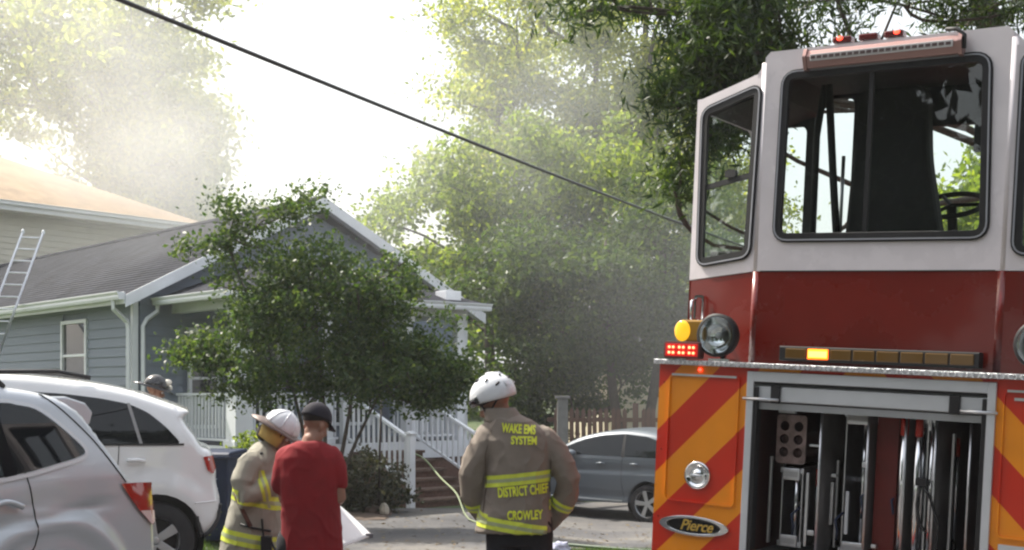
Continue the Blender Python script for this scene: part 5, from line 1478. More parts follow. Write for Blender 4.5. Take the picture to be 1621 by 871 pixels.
def decal_text(root, s, cx, cz, w, h, src, m, tilt=0., name='lettering'):
    me = text_mesh(s, 1.0, 0, 0, .040, 1.02)
    co = np.empty(len(me.vertices) * 3, np.float32); me.vertices.foreach_get('co', co); co = co.reshape(-1, 3)
    mn, mx = co.min(0), co.max(0); co[:, 0] = (co[:, 0] - (mn[0] + mx[0]) / 2) / (mx[0] - mn[0]) * w; co[:, 1] = (co[:, 1] - (mn[1] + mx[1]) / 2) / (mx[1] - mn[1]) * h
    bm = bmesh.new(); bm.from_mesh(src); bvh = BVHTree.FromBMesh(bm)
    bmt = bmesh.new(); bmt.from_mesh(me); bmt.verts.ensure_lookup_table()
    for v, c in zip(bmt.verts, co): v.co = Vector((c[0], c[1], 0))
    bmesh.ops.triangulate(bmt, faces=bmt.faces)
    bmesh.ops.subdivide_edges(bmt, edges=[e for e in bmt.edges if e.calc_length() > .018], cuts=2, use_grid_fill=False)
    bmesh.ops.triangulate(bmt, faces=bmt.faces)
    c_, s_ = math.cos(R(tilt)), math.sin(R(tilt))
    for v in bmt.verts:
        x, z = v.co.x, v.co.y; X = cx + x * c_ - z * s_; Z = cz + x * s_ + z * c_
        hit = bvh.ray_cast(Vector((X, -1, Z)), Vector((0, 1, 0)))
        Y = hit[0].y if hit[0] else 0
        v.co = Vector((X, Y - .007, Z))
    out = bpy.data.meshes.new(name); bmt.to_mesh(out); bmt.free(); bm.free()
    return link(name, out, m, root)
def legs(mb, hip, feet, r=(.095, .07, .055), k=1., y=0):
    for s, f in zip((-1, 1), feet):
        h = Vector(hip) + Vector((s * .09, 0, 0)); f = Vector(f); kn = (h + f) / 2 + Vector((0, .02, .02))
        chain(mb, [h, (h + kn) / 2, kn, (kn + f) / 2, f + Vector((0, 0, .08))], [r[0] * k, r[0] * .9 * k, r[1] * k, r[1] * .85 * k, r[2] * k])
def shoes(root, feet, yaw=0):
    for f in feet:
        m = MB(); rot = Matrix.Rotation(R(yaw), 3, 'Z'); f = Vector(f)
        m.sphere(f + rot @ Vector((0, .06, .035)), (.05, .13, .045), 14, 8, rot); m.sphere(f + rot @ Vector((0, -.02, .08)), (.05, .07, .085), 14, 8, rot)
        me = remesh(m, .012, 3); link('boot', me, M_boot, root, smooth=True)
def shell(mb, M4, r, cut, n=36, m=14, c=(0, -.012, .035), push=0.):
    """open dome; cut(az) gives the polar angle where it ends; az 0 = right, 90 = front"""
    vs = []; fs = []
    q = lambda th, a: M4 @ (Vector(c) + Vector((r[0] * math.sin(th) * math.cos(a), r[1] * math.sin(th) * math.sin(a), r[2] * math.cos(th))))
    for i in range(m + 1):
        for k in range(n):
            a = 2 * math.pi * k / n; vs.append(q(max(.02, cut(math.degrees(a)) * i / m), a))
    for i in range(m):
        for k in range(n):
            a = i * n + k; b = i * n + (k + 1) % n; fs.append((a, b, b + n, a + n))
    fs.append(tuple(range(n))[::-1])
    mb.add(vs, fs)
def solid(o, t=.006, off=1):
    md = o.modifiers.new('solid', 'SOLIDIFY'); md.thickness = t; md.offset = off
    return o

# ---------------- the chief, back to the camera
cx = (822 - 810.5) / 2000 * 7.7
PC = empty('person', (cx, 7.7, ground_z(cx, 7.7) + .02)); gz = PC.location.z
tag(PC, 'person in white helmet and tan turnout coat lettered on the back, hands at hips', 'person')
HMc = hm(Vector((-.150, .035, 1.585 - gz)), 66, 27, -8, 1.06)
b = MB(); head(b, HMc)
chain(b, [(-.085, .0, 1.40), (-.10, .01, 1.48), (-.13, .02, 1.56)], [.07, .058, .056])
torso(b, [(0, 0, .86, .15, .10), (0, 0, 1.0, .145, .10), (0, 0, 1.2, .165, .11), (-.02, 0, 1.36, .16, .095), (-.05, 0, 1.42, .10, .08)])
legs(b, (0, 0, .88), [(-.13, .0, .0), (.13, .03, .0)])
for s, pts in ((-1, [(-.19, 0, 1.36), (-.285, -.01, 1.13), (-.235, .10, .93)]), (1, [(.165, 0, 1.36), (.30, -.02, 1.13), (.215, .08, .90)])):
    chain(b, pts, [.055, .043, .03]); e = Vector(pts[2]); d = (Vector((-.14 * 1 if s < 0 else .12, .16, .80)) - e)
    hand(b, e, d, (-s, .2, 0), 1., .55, -s)
link('body', remesh(b, .0075, 3), M_skin, PC, smooth=True); eyes(PC, HMc)
c = MB()
torso(c, [(-.035, 0, .775, .235, .155), (-.03, 0, .84, .225, .155), (-.02, 0, .95, .205, .148), (-.005, 0, 1.1, .195, .145), (.0, 0, 1.22, .205, .148), (-.01, 0, 1.32, .215, .14), (-.02, .0, 1.39, .19, .125), (-.06, .0, 1.45, .13, .105), (-.09, .01, 1.49, .09, .085)])
chain(c, [(-.17, .0, 1.355), (-.245, -.01, 1.25), (-.285, -.01, 1.13), (-.275, .05, 1.0), (-.235, .11, .90), (-.19, .14, .845)], [.092, .088, .083, .080, .070, .062])
chain(c, [(.145, .0, 1.335), (.235, -.015, 1.23), (.298, -.02, 1.10), (.290, .02, 1.0), (.245, .07, .90), (.20, .10, .83)], [.088, .082, .078, .074, .066, .058])
jm = cloth(PC, 'coat', c, M_coat1, .0085, 4, .009, 8, 1.)
# collar standing round the neck
m = MB(); torso(m, [(-.08, .0, 1.44, .125, .105), (-.10, .01, 1.485, .110, .098), (-.125, .02, 1.53, .100, .095)]); cme = remesh(m, .01, 3, fold(.003, 14)); link('collar', cme, M_coat1, PC, smooth=True)
m = MB(); torso(m, [(-.03, 0, .86, .165, .125), (-.03, 0, .76, .165, .125), (-.02, 0, .70, .16, .12)]); legs(m, (0, 0, .84), [(-.13, .0, .0), (.13, .03, .0)], (.115, .095, .085)); cloth(PC, 'trousers', m, M_blackc, .013, 4, .006, 7)
shoes(PC, [(-.13, .0, .0), (.13, .03, .0)])
inT = lambda v: abs(v.x + .015) < .198 and v.y < .3
tape(jm, PC, (.0, 0, 1.105), (-.10, 0, 1), .07, lambda v: -.205 < v.x < .188)
tape(jm, PC, (-.03, 0, .815), (.17, 0, 1), .072, lambda v: -.26 < v.x < .165 and v.z < .93 and (v.x > -.255))
tape(jm, PC, (-.255, .08, .945), (-.25, -.45, .85), .055, lambda v: v.x < -.19 and v.z < 1.1)
tape(jm, PC, (.26, .045, .945), (.45, -.35, .9), .055, lambda v: v.x > .178 and v.z < 1.1)
M_let = mat('lime_lettering', (.72, .78, .06), .5)
sc = 1 / 260.
def cpx(px): return (px - 810.5) * sc - cx
def cpz(py): return 1.65 - (py - 620) * sc - gz
decal_text(PC, 'WAKE EMS', cpx(821), cpz(678), .205, .058, jm, M_let, -4)
decal_text(PC, 'SYSTEM', cpx(829), cpz(696), .155, .052, jm, M_let, -1)
decal_text(PC, 'DISTRICT CHIEF', cpx(828), cpz(774), .305, .062, jm, M_let, 5)
decal_text(PC, 'CROWLEY', cpx(831), cpz(812), .215, .058, jm, M_let, 1)
# seams on the back
for pts in ([(-.165, -.2, 1.40), (-.205, -.2, 1.25), (-.2, -.2, 1.05), (-.22, -.2, .9)], [(.165, -.2, 1.36), (.19, -.2, 1.22), (.185, -.2, 1.02)]):
    bm = bmesh.new(); bm.from_mesh(jm); bv = BVHTree.FromBMesh(bm); q = []
    for p in cr3([Vector(p) for p in pts], 8) if 'cr3' in globals() else [Vector(p) for p in pts]:
        h = bv.ray_cast(Vector((p.x, -1, p.z)), Vector((0, 1, 0)))
        if h[0]: q.append(h[0] + Vector((0, .001, 0)))
    bm.free()
    if len(q) > 2: m = MB(); m.tube(q, .003, 5); put('coat_seam', m, mat('dark_seam', (.10, .075, .055), .9), PC, smooth=True)
# helmet
def cutc(a):     # polar end angle by azimuth
    f = math.cos(R(a - 90)); s = abs(math.cos(R(a)))
    return R(100 - 16 * max(f, 0) + 18 * max(-f, 0) + 2 * s)
m = MB(); shell(m, HMc, (.108, .135, .118), cutc, c=(0, -.01, .04)); hel = solid(put('helmet', m, M_hw, PC, smooth=True), .008)
m = MB(); th = lambda a: cutc(a)
rimp = [HMc @ (Vector((0, -.01, .04)) + Vector((.110 * math.sin(th(a)) * math.cos(R(a)), .137 * math.sin(th(a)) * math.sin(R(a)), .118 * math.cos(th(a))))) for a in range(0, 361, 12)]
m.tube(rimp, .006, 6, cap=False); put('rim_edge', m, M_dark, hel, smooth=True)
m = MB()     # goggles strap and visor at the brow
for a0, a1, rr, hh in ((20, 160, 1.03, .016),):
    pts = [HMc @ Vector((.113 * rr * math.cos(R(a)), -.01 + .142 * rr * math.sin(R(a)), .052)) for a in range(a0, a1 + 1, 10)]
    m.tube(pts, [(.006, .022)] * len(pts), 8)
put('goggles', m, mat('smoked_visor', (.02, .022, .028), .12, coat=.5), hel, smooth=True)
for s in (-1, 1):
    m = MB(); pts = [HMc @ Vector((s * .100 * 1.0, .04, .03)), HMc @ Vector((s * .080, .045, -.04)), HMc @ Vector((s * .045, .06, -.10)), HMc @ Vector((0, .065, -.122))]; m.tube(pts, .006, 6)
    m.tube([HMc @ Vector((s * .100, -.06, .0)), HMc @ Vector((s * .080, .03, -.045))], .006, 6); put('chin_strap', m, M_dark, hel, smooth=True)
def on_helm(a, th_, r=(.1175, .1445, .1275)): return HMc @ (Vector((0, -.01, .04)) + Vector((r[0] * math.sin(R(th_)) * math.cos(R(a)), r[1] * math.sin(R(th_)) * math.sin(R(a)), r[2] * math.cos(R(th_)))))
for (a, t1, da) in ((-40, 74, 14), (215, 74, 14), (196, 48, 12), (-16, 48, 12), (150, 30, 20), (30, 30, 20), (-90, 70, 10), (250, 52, 10)):
    m = MB(); p0, p1, p2 = on_helm(a, t1), on_helm(a + da, t1 - 5), on_helm(a + da * .5, t1 + 8); m.tube([p0, (p0 + p1) / 2, p1], [.004, .0085, .006], 6); put('vent_slot', m, M_dark, hel, smooth=True)
for a in (-70, 240):
    m = MB(); m.tube([on_helm(a, 88), on_helm(a, 40), on_helm(a, 12)], [(.004, .011)] * 3, 6); put('shell_ridge', m, M_hw, hel, smooth=True)
m = MB(); shell(m, HMc, (.082, .104, .095), lambda a: R(105 + 10 * max(0, -math.sin(R(a))))); put('hair', m, M_hair, PC, smooth=True)

# ---------------- firefighter in profile with tilted white helmet
X2 = (412 - 810.5) / 2000 * 8.6
PF = empty('person', (X2, 8.6, ground_z(X2, 8.6) + .02)); gz = PF.location.z
tag(PF, 'person in khaki grey turnout coat and tilted white fire helmet, beside the man in red', 'person')
s2 = 1 / 232.
def q2(px, py, y=0.): return Vector(((px - 412) * s2, y, 1.65 - (py - 620) * s2 - gz))
hc = q2(443, 686, -.04); HMf = hm(hc, -82, 34, 6, .88)
b = MB(); head(b, HMf)
chain(b, [q2(420, 735), q2(432, 712), hc + Vector((-.02, 0, -.07))], [.075, .062, .056])
torso(b, [tuple(q2(400, 850)) + (.12, .15), tuple(q2(404, 800)) + (.12, .15), tuple(q2(410, 745)) + (.11, .16), tuple(q2(416, 724)) + (.08, .12)])
legs(b, (-.03, 0, .62), [(-.12, -.02, .0), (.12, .06, .0)])
chain(b, [q2(402, 745, -.16), q2(398, 785, -.2), q2(440, 765, -.12), q2(468, 752, -.02)], [.05, .045, .035, .028]); hand(b, q2(468, 752, -.02), (1, .4, .1), (0, .3, 1), 1., .8, -1)
chain(b, [q2(412, 745, .16), q2(415, 785, .22), q2(465, 765, .14)], [.05, .045, .03]); hand(b, q2(465, 765, .14), (1, -.2, .1), (0, -.3, 1), 1., .8, 1)
link('body', remesh(b, .0075, 3), M_skin2, PF, smooth=True); eyes(PF, HMf)
c = MB()
torso(c, [tuple(q2(398, 925)) + (.215, .25), tuple(q2(398, 870)) + (.205, .23), tuple(q2(402, 830)) + (.19, .215), tuple(q2(408, 785)) + (.165, .195), tuple(q2(410, 750)) + (.15, .2), tuple(q2(413, 725)) + (.125, .19), tuple(q2(420, 708)) + (.09, .12), tuple(q2(425, 700)) + (.07, .08)])
chain(c, [q2(404, 733, -.15), q2(396, 760, -.20), q2(399, 784, -.21), q2(420, 772, -.17), q2(446, 758, -.10)], [.088, .086, .082, .078, .07])
chain(c, [q2(413, 733, .15), q2(412, 785, .22), q2(450, 768, .16)], [.085, .08, .065])
fm = cloth(PF, 'coat', c, M_coat2, .0095, 4, .010, 7, 5.)
m = MB(); torso(m, [tuple(q2(424, 722)) + (.095, .11), tuple(q2(430, 706)) + (.085, .095), tuple(q2(434, 696)) + (.078, .085)]); link('collar', remesh(m, .01, 3, fold(.003, 14)), M_coat2, PF, smooth=True)
arm = lambda v: v.y < -.14 and v.x > -.02 and v.z > .86
tape(fm, PF, q2(400, 784), (.26, 0, 1), .085, lambda v: not (v.y < -.155 and v.z > .93) or v.x < -.09)
tape(fm, PF, q2(400, 849), (.20, 0, 1), .09)
tape(fm, PF, q2(424, 768, -.16), (.9, .3, .25), .06, lambda v: v.y < -.07 and v.x > .03 and q2(0, 800).z < v.z < q2(0, 742).z)
m = MB(); torso(m, [(-.04, 0, .66, .14, .15), (-.04, 0, .55, .14, .15)]); legs(m, (-.04, 0, .6), [(-.12, -.02, .0), (.12, .06, .0)], (.12, .1, .09)); cloth(PF, 'trousers', m, M_coat2, .014, 4)
shoes(PF, [(-.12, -.02, .0), (.12, .06, .0)], -90)
# shoulder strap and radio
bm = bmesh.new(); bm.from_mesh(fm); bv = BVHTree.FromBMesh(bm)
def onf(px, py, lift=.012):
    p = q2(px, py); h = bv.ray_cast(Vector((p.x, -1, p.z)), Vector((0, 1, 0))); return (h[0] if h[0] else p) + Vector((0, -lift, 0))
m = MB(); m.tube([onf(374, 762), onf(384, 783), onf(396, 805), onf(408, 828)], [(.016, .004)] * 4, 6); put('leather_strap', m, mat('brown_leather_strap', (.11, .055, .04), .6), PF, smooth=True)
m = MB(); m.tube([onf(392, 824), onf(412, 830), onf(436, 836)], .008, 6); put('coat_hook_line', m, M_dark, PF, smooth=True)
m = MB(); p = onf(432, 862, .05); m.box(p, (.07, .04, .17)); m.tube([p + Vector((-.02, 0, .08)), p + Vector((-.03, 0, .2))], .008, 6); rd = put('radio', m, M_dark, PF, bevel=.008)
m = MB(); m.tube([p + Vector((.03, 0, .05)), p + Vector((.07, -.02, -.02)), p + Vector((.03, -.03, -.1)), p + Vector((-.06, -.02, -.12))], .009, 6); put('radio_cord', m, M_dark, rd, smooth=True)
bm.free()
m = MB(); m.sphere(onf(421, 716, .0), .012, 8, 6); put('coat_snap', m, M_dark, PF, smooth=True)
# helmet: dome, long brim, yellow ear flap
m = MB(); shell(m, HMf, (.112, .135, .135), lambda a: R(88), c=(0, -.01, .045)); hel = solid(put('helmet', m, M_hw, PF, smooth=True), .007)
m = MB(); n = 40; vs = []
for rr in (0, 1):
    for k in range(n):
        a = 2 * math.pi * k / n; f = math.sin(a); ex = (.03 + .075 * max(-f, 0) ** 1.3 + .035 * max(f, 0)) * rr
        dz = -.03 * rr * (1 + .5 * max(-f, 0)) + (.012 * rr * abs(math.cos(a)))
        vs.append(HMf @ Vector(((.113 + ex) * math.cos(a), -.01 + (.136 + ex) * math.sin(a), .05 + dz)))
m.add(vs, [(k, (k + 1) % n, (k + 1) % n + n, k + n) for k in range(n)]); solid(put('helmet_brim', m, mat('scuffed_brown_brim', (.20, .15, .13), .5, var=.2), hel, smooth=True), .008, 0)
for a in (0, 45, 90, 135):
    m = MB(); pts = []
    for t in range(-84, 85, 14):
        th_ = abs(t); az = a + (180 if t < 0 else 0)
        pts.append(HMf @ (Vector((0, -.01, .045)) + Vector((.119 * math.sin(R(th_)) * math.cos(R(az)), .142 * math.sin(R(th_)) * math.sin(R(az)), .142 * math.cos(R(th_))))))
    m.tube(pts, .006, 6); put('dome_ridge', m, M_hw, hel, smooth=True)
m = MB(); n = 24
vs = []
for i, (dz, ex) in enumerate(((.03, .0), (-.03, .004), (-.085, -.004))):
    for k in range(n + 1):
        a = R(150 + 240 * k / n); vs.append(HMf @ Vector(((.100 + ex) * math.cos(a), -.012 + (.124 + ex) * math.sin(a), dz)))
m.add(vs, [(i * (n + 1) + k, i * (n + 1) + k + 1, (i + 1) * (n + 1) + k + 1, (i + 1) * (n + 1) + k) for i in range(2) for k in range(n)])
solid(put('ear_flap', m, mat('mustard_ear_flap', (.46, .32, .09), .7, var=.15, vscale=12), hel, smooth=True), .006)
m = MB(); m.tube([HMf @ Vector((.104, .02, .04)), HMf @ Vector((.092, .03, -.04)), HMf @ Vector((.05, .06, -.11)), HMf @ Vector((0, .07, -.13))], .007, 6); put('chin_strap', m, mat('brown_leather_strap'), hel, smooth=True)
m = MB(); shell(m, HMf, (.083, .106, .096), lambda a: R(100 + 38 * max(0, -math.sin(R(a))))); m.sphere(HMf @ Vector((0, -.10, -.06)), (.05, .05, .06)); put('hair', m, M_hair, PF, smooth=True)

# ---------------- man in the red shirt
X3 = (489 - 810.5) / 2000 * 7.95
PR = empty('person', (X3, 7.95, ground_z(X3, 7.95) + .02)); gz = PR.location.z
tag(PR, 'person in red t-shirt and dark cap seen from behind, reading a large white sheet', 'person')
s3 = 7.95 / 2000
def q3(px, py, y=0.): return Vector(((px - 488) * s3, y, 1.65 - (py - 620) * s3 - gz))
hc = q3(497, 672, .05); HMr = hm(hc, -38, 24, 4, .95)
b = MB(); head(b, HMr)
chain(b, [q3(489, 712), q3(492, 696, .01), hc + Vector((0, -.02, -.07))], [.068, .058, .056])
torso(b, [tuple(q3(490, 860)) + (.17, .11), tuple(q3(490, 800)) + (.17, .115), tuple(q3(489, 740)) + (.19, .115), tuple(q3(488, 712)) + (.16, .09), tuple(q3(489, 704)) + (.09, .07)])
legs(b, (0, 0, .66), [(-.12, .0, .0), (.12, .03, .0)])
chain(b, [q3(522, 724), q3(533, 760, -.01), q3(537, 788, -.02), q3(531, 794, .12), q3(522, 790, .24)], [.05, .045, .042, .036, .028]); hand(b, q3(522, 790, .24), (-.1, 1, .05), (-1, 0, .1), 1., .75, -1)
chain(b, [q3(454, 724), q3(447, 760, -.01), q3(449, 790, .02), q3(464, 790, .2)], [.05, .045, .042, .03]); hand(b, q3(462, 790, .2), (.3, 1, .05), (1, 0, .1), 1., .75, 1)
link('body', remesh(b, .0075, 3), M_skin2, PR, smooth=True); eyes(PR, HMr)
c = MB()
torso(c, [tuple(q3(494, 925)) + (0.2, .15), tuple(q3(494, 860)) + (0.191, .145), tuple(q3(491, 800)) + (0.181, .142), tuple(q3(489, 755)) + (0.189, .14), tuple(q3(488, 724)) + (0.191, .125), tuple(q3(489, 708)) + (.15, .10), tuple(q3(491, 699)) + (.085, .08)])
chain(c, [q3(521, 724), q3(530, 744), q3(534, 764)], [.074, .068, .064]); chain(c, [q3(455, 724), q3(449, 744), q3(447, 768)], [.076, .074, .071])
rm_ = cloth(PR, 't_shirt', c, M_redc, .009, 4, .008, 6, 9.)
m = MB(); legs(m, (0, 0, .68), [(-.12, .0, .0), (.12, .03, .0)], (.12, .1, .09)); torso(m, [(0, 0, .72, .17, .13), (0, 0, .6, .17, .13)]); cloth(PR, 'trousers', m, M_blackc, .014, 4)
shoes(PR, [(-.12, .0, .0), (.12, .03, .0)])
M_cap = mat('dark_navy_cap', (.016, .014, .022), .85, var=.2, bump=.2, bscale=200)
m = MB(); shell(m, HMr, (.088, .112, .108), lambda a: R(88 + 8 * max(0, -math.sin(R(a)))), c=(0, -.012, .035)); cp = solid(put('cap', m, M_cap, PR, smooth=True), .004)
m = MB(); n = 14; vs = []
for i in range(n + 1):
    a = R(30 + 120 * i / n)
    for rr in (0, 1): vs.append(HMr @ Vector(((.088 - .012 * rr) * math.cos(a), -.012 + .112 * math.sin(a) + .075 * rr * math.sin(a), .035 - .02 * rr)))
m.add(vs, [(2 * i, 2 * i + 1, 2 * i + 3, 2 * i + 2) for i in range(n)]); solid(put('cap_brim', m, M_cap, cp, smooth=True), .004)
m = MB(); m.sphere(HMr @ Vector((0, -.012, .145)), .008, 8, 6); put('cap_button', m, M_cap, cp)
m = MB(); shell(m, HMr, (.0785, .101, .091), lambda a: R(95 + 28 * max(0, -math.sin(R(a))))); put('hair', m, M_hair, PR, smooth=True)
# the sheet he holds
A = P(524, 788, 8.45); B_ = P(590, 848, 8.3); C_ = P(537, 868, 8.05); D_ = P(478, 806, 8.25)
mb = MB(); N = 12; vs = []
for j in range(N + 1):
    for i in range(N + 1):
        u, v = i / N, j / N; p = A * (1 - u) * (1 - v) + B_ * u * (1 - v) + C_ * u * v + D_ * (1 - u) * v
        vs.append(p + Vector((0, .025 * math.sin(u * 3.1) * math.cos(v * 2) + .012 * math.sin(v * 6), 0)))
mb.add(vs, [(j * 13 + i, j * 13 + i + 1, j * 13 + i + 14, j * 13 + i + 13) for j in range(N) for i in range(N)])
sh = solid(put('paper_sheet', mb, mat('white_paper', (.78, .80, .82), .7, var=.03), smooth=True), .0015); tag(sh, 'large white sheet of paper held by the man in red', 'paper')
m = MB(); m.box(B_ + Vector((-.02, -.012, .0)), (.05, .01, .03)); cl = put('clip', m, mat('grey_clip', (.15, .15, .17), .4), None, bevel=.003); cl.parent = sh; cl.location = (0, 0, 0)

# ---------------- helmeted firefighter behind the white vehicle
X4 = (246 - 810.5) / 2000 * 14.3; gz4 = ground_z(X4, 14.3)
PB_ = empty('person', (X4, 14.3, gz4)); tag(PB_, 'person in black fire helmet mostly hidden behind the roof of the white vehicle', 'person')
k = (1.86 - gz4) / 1.86
HMb = hm(Vector((0, 0, 1.68 * k)), -75, 18)
b = MB(); head(b, HMb); chain(b, [(0, 0, 1.42 * k), (0, 0, 1.62 * k)], [.07, .058]); torso(b, [(0, 0, .9, .16, .11), (0, 0, 1.2, .17, .12), (0, 0, 1.42 * k, .15, .09), (0, 0, 1.47 * k, .08, .07)]); legs(b, (0, 0, .92), [(-.12, 0, 0), (.12, 0, 0)])
chain(b, [(-.02, -.2, 1.4 * k), (0, -.24, 1.15), (.15, -.15, 1.05)], [.055, .045, .03]); hand(b, (.15, -.15, 1.05), (1, .3, 0), (0, 0, 1)); chain(b, [(-.02, .2, 1.4 * k), (0, .24, 1.15), (.15, .15, 1.05)], [.055, .045, .03]); hand(b, (.15, .15, 1.05), (1, -.3, 0), (0, 0, 1))
link('body', remesh(b, .009, 3), M_skin2, PB_, smooth=True); eyes(PB_, HMb)
c = MB(); torso(c, [(0, 0, .75, .2, .22), (0, 0, 1.2, .17, .2), (0, 0, 1.4 * k, .14, .19), (0, 0, 1.48 * k, .09, .1)]); chain(c, [(-.02, -.19, 1.38 * k), (0, -.25, 1.15), (.12, -.17, 1.06)], [.09, .08, .07]); chain(c, [(-.02, .19, 1.38 * k), (0, .25, 1.15), (.12, .17, 1.06)], [.09, .08, .07])
cloth(PB_, 'coat', c, mat('black_turnout_cloth', (.03, .03, .034), .8, var=.2), .013, 4)
m = MB(); legs(m, (0, 0, .9), [(-.12, 0, 0), (.12, 0, 0)], (.12, .1, .09)); cloth(PB_, 'trousers', m, M_blackc, .014, 4); shoes(PB_, [(-.12, 0, 0), (.12, 0, 0)], -90)
M_bh = mat('black_helmet_shell', (.018, .018, .02), .25, coat=.5, var=.2)
m = MB(); shell(m, HMb, (.112, .135, .13), lambda a: R(88), c=(0, -.01, .045)); hel = solid(put('helmet', m, M_bh, PB_, smooth=True), .007)
m = MB(); n = 40; vs = []
for rr in (0, 1):
    for kk in range(n):
        a = 2 * math.pi * kk / n; f = math.sin(a); ex = (.03 + .10 * max(-f, 0) ** 1.3 + .04 * max(f, 0)) * rr
        vs.append(HMb @ Vector(((.113 + ex) * math.cos(a), -.01 + (.136 + ex) * math.sin(a), .05 - .03 * rr)))
m.add(vs, [(kk, (kk + 1) % n, (kk + 1) % n + n, kk + n) for kk in range(n)]); solid(put('helmet_brim', m, M_bh, hel, smooth=True), .008, 0)
m = MB(); m.sphere(HMb @ Vector((.03, .10, .13)), (.05, .03, .035)); put('helmet_shield', m, mat('pale_shield', (.6, .58, .52), .4), hel, smooth=True)
m = MB(); m.sphere(HMb @ Vector((.0, .15, .08)), (.02, .02, .03)); put('shield_tip', m, mat('pale_shield'), hel, smooth=True)
# ------------------------------------------------------------------ small things in the yard
# blue cart
BC = empty('blue_wheeled_cart', (P(340, 0, 15.6).x, 15.6, ground_z(P(340, 0, 15.6).x, 15.6) - .02), (0, 0, R(-6))); tag(BC, 'dark blue wheeled refuse cart with a pale emblem between the white vehicle and the porch', 'bin')
M_blue = mat('navy_cart_plastic', (.016, .026, .06), .45, var=.12, vscale=4)
m = MB(); q = [(-.24, -.28), (.24, -.28), (.24, .28), (-.24, .28)]; Q = [(-.29, -.34), (.29, -.34), (.29, .34), (-.29, .34)]
m.add([(x, y, .06) for x, y in q] + [(x, y, 1.08) for x, y in Q], [(3, 2, 1, 0), (4, 5, 6, 7), (0, 1, 5, 4), (1, 2, 6, 5), (2, 3, 7, 6), (3, 0, 4, 7)]); put('bin_body', m, M_blue, BC, bevel=.02)
m = MB(); m.b2((-.315, -.37, 1.06), (.315, .36, 1.10)); put('rim', m, M_blue, BC, bevel=.012)
m = MB(); m.prism([(-.37, 1.10), (.36, 1.10), (.33, 1.16), (-.33, 1.14)], -.31, .31, 'x'); put('lid', m, M_blue, BC, bevel=.02)
for x in (-.27, .27):
    m = MB(); m.lathe([(.02, -.025), (.1, -.025), (.11, 0), (.1, .025), (.02, .025)], (x, .28, .11), 18, 'x'); put('wheel', m, M_tyre, BC, smooth=True)
m = MB(); m.cyl((-.25, .38, 1.04), (.25, .38, 1.04), .016, 8); put('handle', m, M_blue, BC, smooth=True)
M_emb = mat('pale_emblem_print', (.45, .52, .62), .6)
m = MB()
for k in range(5):   # pale star-like emblem of small blades
    a = R(90 + 72 * k); c = Vector((.08, -.345, .80))
    d = Vector((math.cos(a), 0, math.sin(a)))
    s = Vector((-d.z, 0, d.x))
    m.add([c + s * .014, c + d * .085, c - s * .014, c - d * .01], [(0, 1, 2, 3)])
m.b2((.0, -.3455, .70), (.16, -.3445, .712)); tag(put('emblem', m, M_emb, BC), kind='stuff')
# thin dark pole with a heap at its foot
p = P(600, 820, 20.3); z = ground_z(p.x, 20.3) + .02
GPp = empty('garden_pole', (p.x, 20.3, z)); tag(GPp, 'thin dark pole standing in a lump of rubble beside the stair', 'pole')
m = MB(); m.tube([(0, 0, .02), (.01, 0, 1.0), (.05, 0, 2.1)], [.02, .018, .014], 8); put('shaft', m, mat('dark_rusty_metal', (.045, .035, .03), .6, .4, var=.4, vscale=20), GPp, smooth=True)
rng = np.random.default_rng(3)
def rock(parent, c, r, m, name='rock', seed=0):
    mb = MB(); mb.sphere((0, 0, 0), r, 10, 7); mb.v = [tuple(Vector(v) * (1 + .3 * noise.noise(Vector(v) * 9 + Vector((seed, 0, 0)))) + Vector(c)) for v in mb.v]; return put(name, mb, m, parent, smooth=False)
M_rock1 = mat('reddish_brown_stone', (.10, .065, .05), .9, var=.4, vscale=8, bump=.5); M_rock2 = mat('pale_stone', (.5, .45, .38), .9, var=.25, vscale=9, bump=.4)
rock(GPp, (-.10, 0, .06), (.15, .12, .11), M_rock1, seed=1); rock(GPp, (.08, -.04, .09), (.09, .09, .11), M_rock2, seed=2); rock(GPp, (.02, .08, .05), (.17, .1, .09), M_rock1, seed=5)
m = MB(); m.b2((-.2, -.14, -.02), (.2, .14, .02)); put('base_plate', m, M_rock1, GPp, bevel=.01)
# soil bed below the shrubs
mb = MB(); xs = lin(-3.9, -1.95, 26); ys = lin(19.3, 21.1, 20)
mb.add([(x, y, ground_z(x, y) + .03 + .06 * math.sin(math.pi * i / 26) * math.sin(math.pi * j / 20) + .02 * noise.noise(Vector((x * 6, y * 6, 0)))) for j, y in enumerate(ys) for i, x in enumerate(xs)], [(j * 27 + i, j * 27 + i + 1, j * 27 + i + 28, j * 27 + i + 27) for j in range(20) for i in range(26)])
tag(put('planting_bed', mb, M_soil, smooth=True), kind='structure')
# pale hose from the stair foot past the chief, and the green hose along the lawn strip
a = P(672, 727, 21.6); b = P(742, 800, 19.2); g2 = P(800, 860, 15.6)
def on_ground(x, y, r): return Vector((x, y, ground_z(x, y) + .02 + r))
pts = [a + Vector((-.25, .3, .1)), a, (a * .6 + b * .4) + Vector((0, 0, -.03)), (a * .25 + b * .75) + Vector((0, 0, -.02)), Vector((b.x, b.y, ground_z(b.x, b.y) + .06)), on_ground(-.2, 18.4, .02), on_ground(.1, 17, .02), on_ground(.35, 16.3, .02)]
m = MB(); q = []
def cr3(pts, n=6):
    out = []
    for i in range(len(pts) - 1):
        p0, p1, p2, p3 = pts[max(i - 1, 0)], pts[i], pts[i + 1], pts[min(i + 2, len(pts) - 1)]
        for k in range(n):
            t = k / n; out.append(.5 * ((2 * p1) + (p2 - p0) * t + (2 * p0 - 5 * p1 + 4 * p2 - p3) * t * t + (3 * p1 - p0 - 3 * p2 + p3) * t ** 3))
    out.append(pts[-1]); return out
m.tube(cr3(pts), .015, 8); tag(put('fire_hose', m, mat('pale_green_hose', (.20, .24, .13), .6), smooth=True), 'pale yellow green hose running down the porch steps', 'hose')
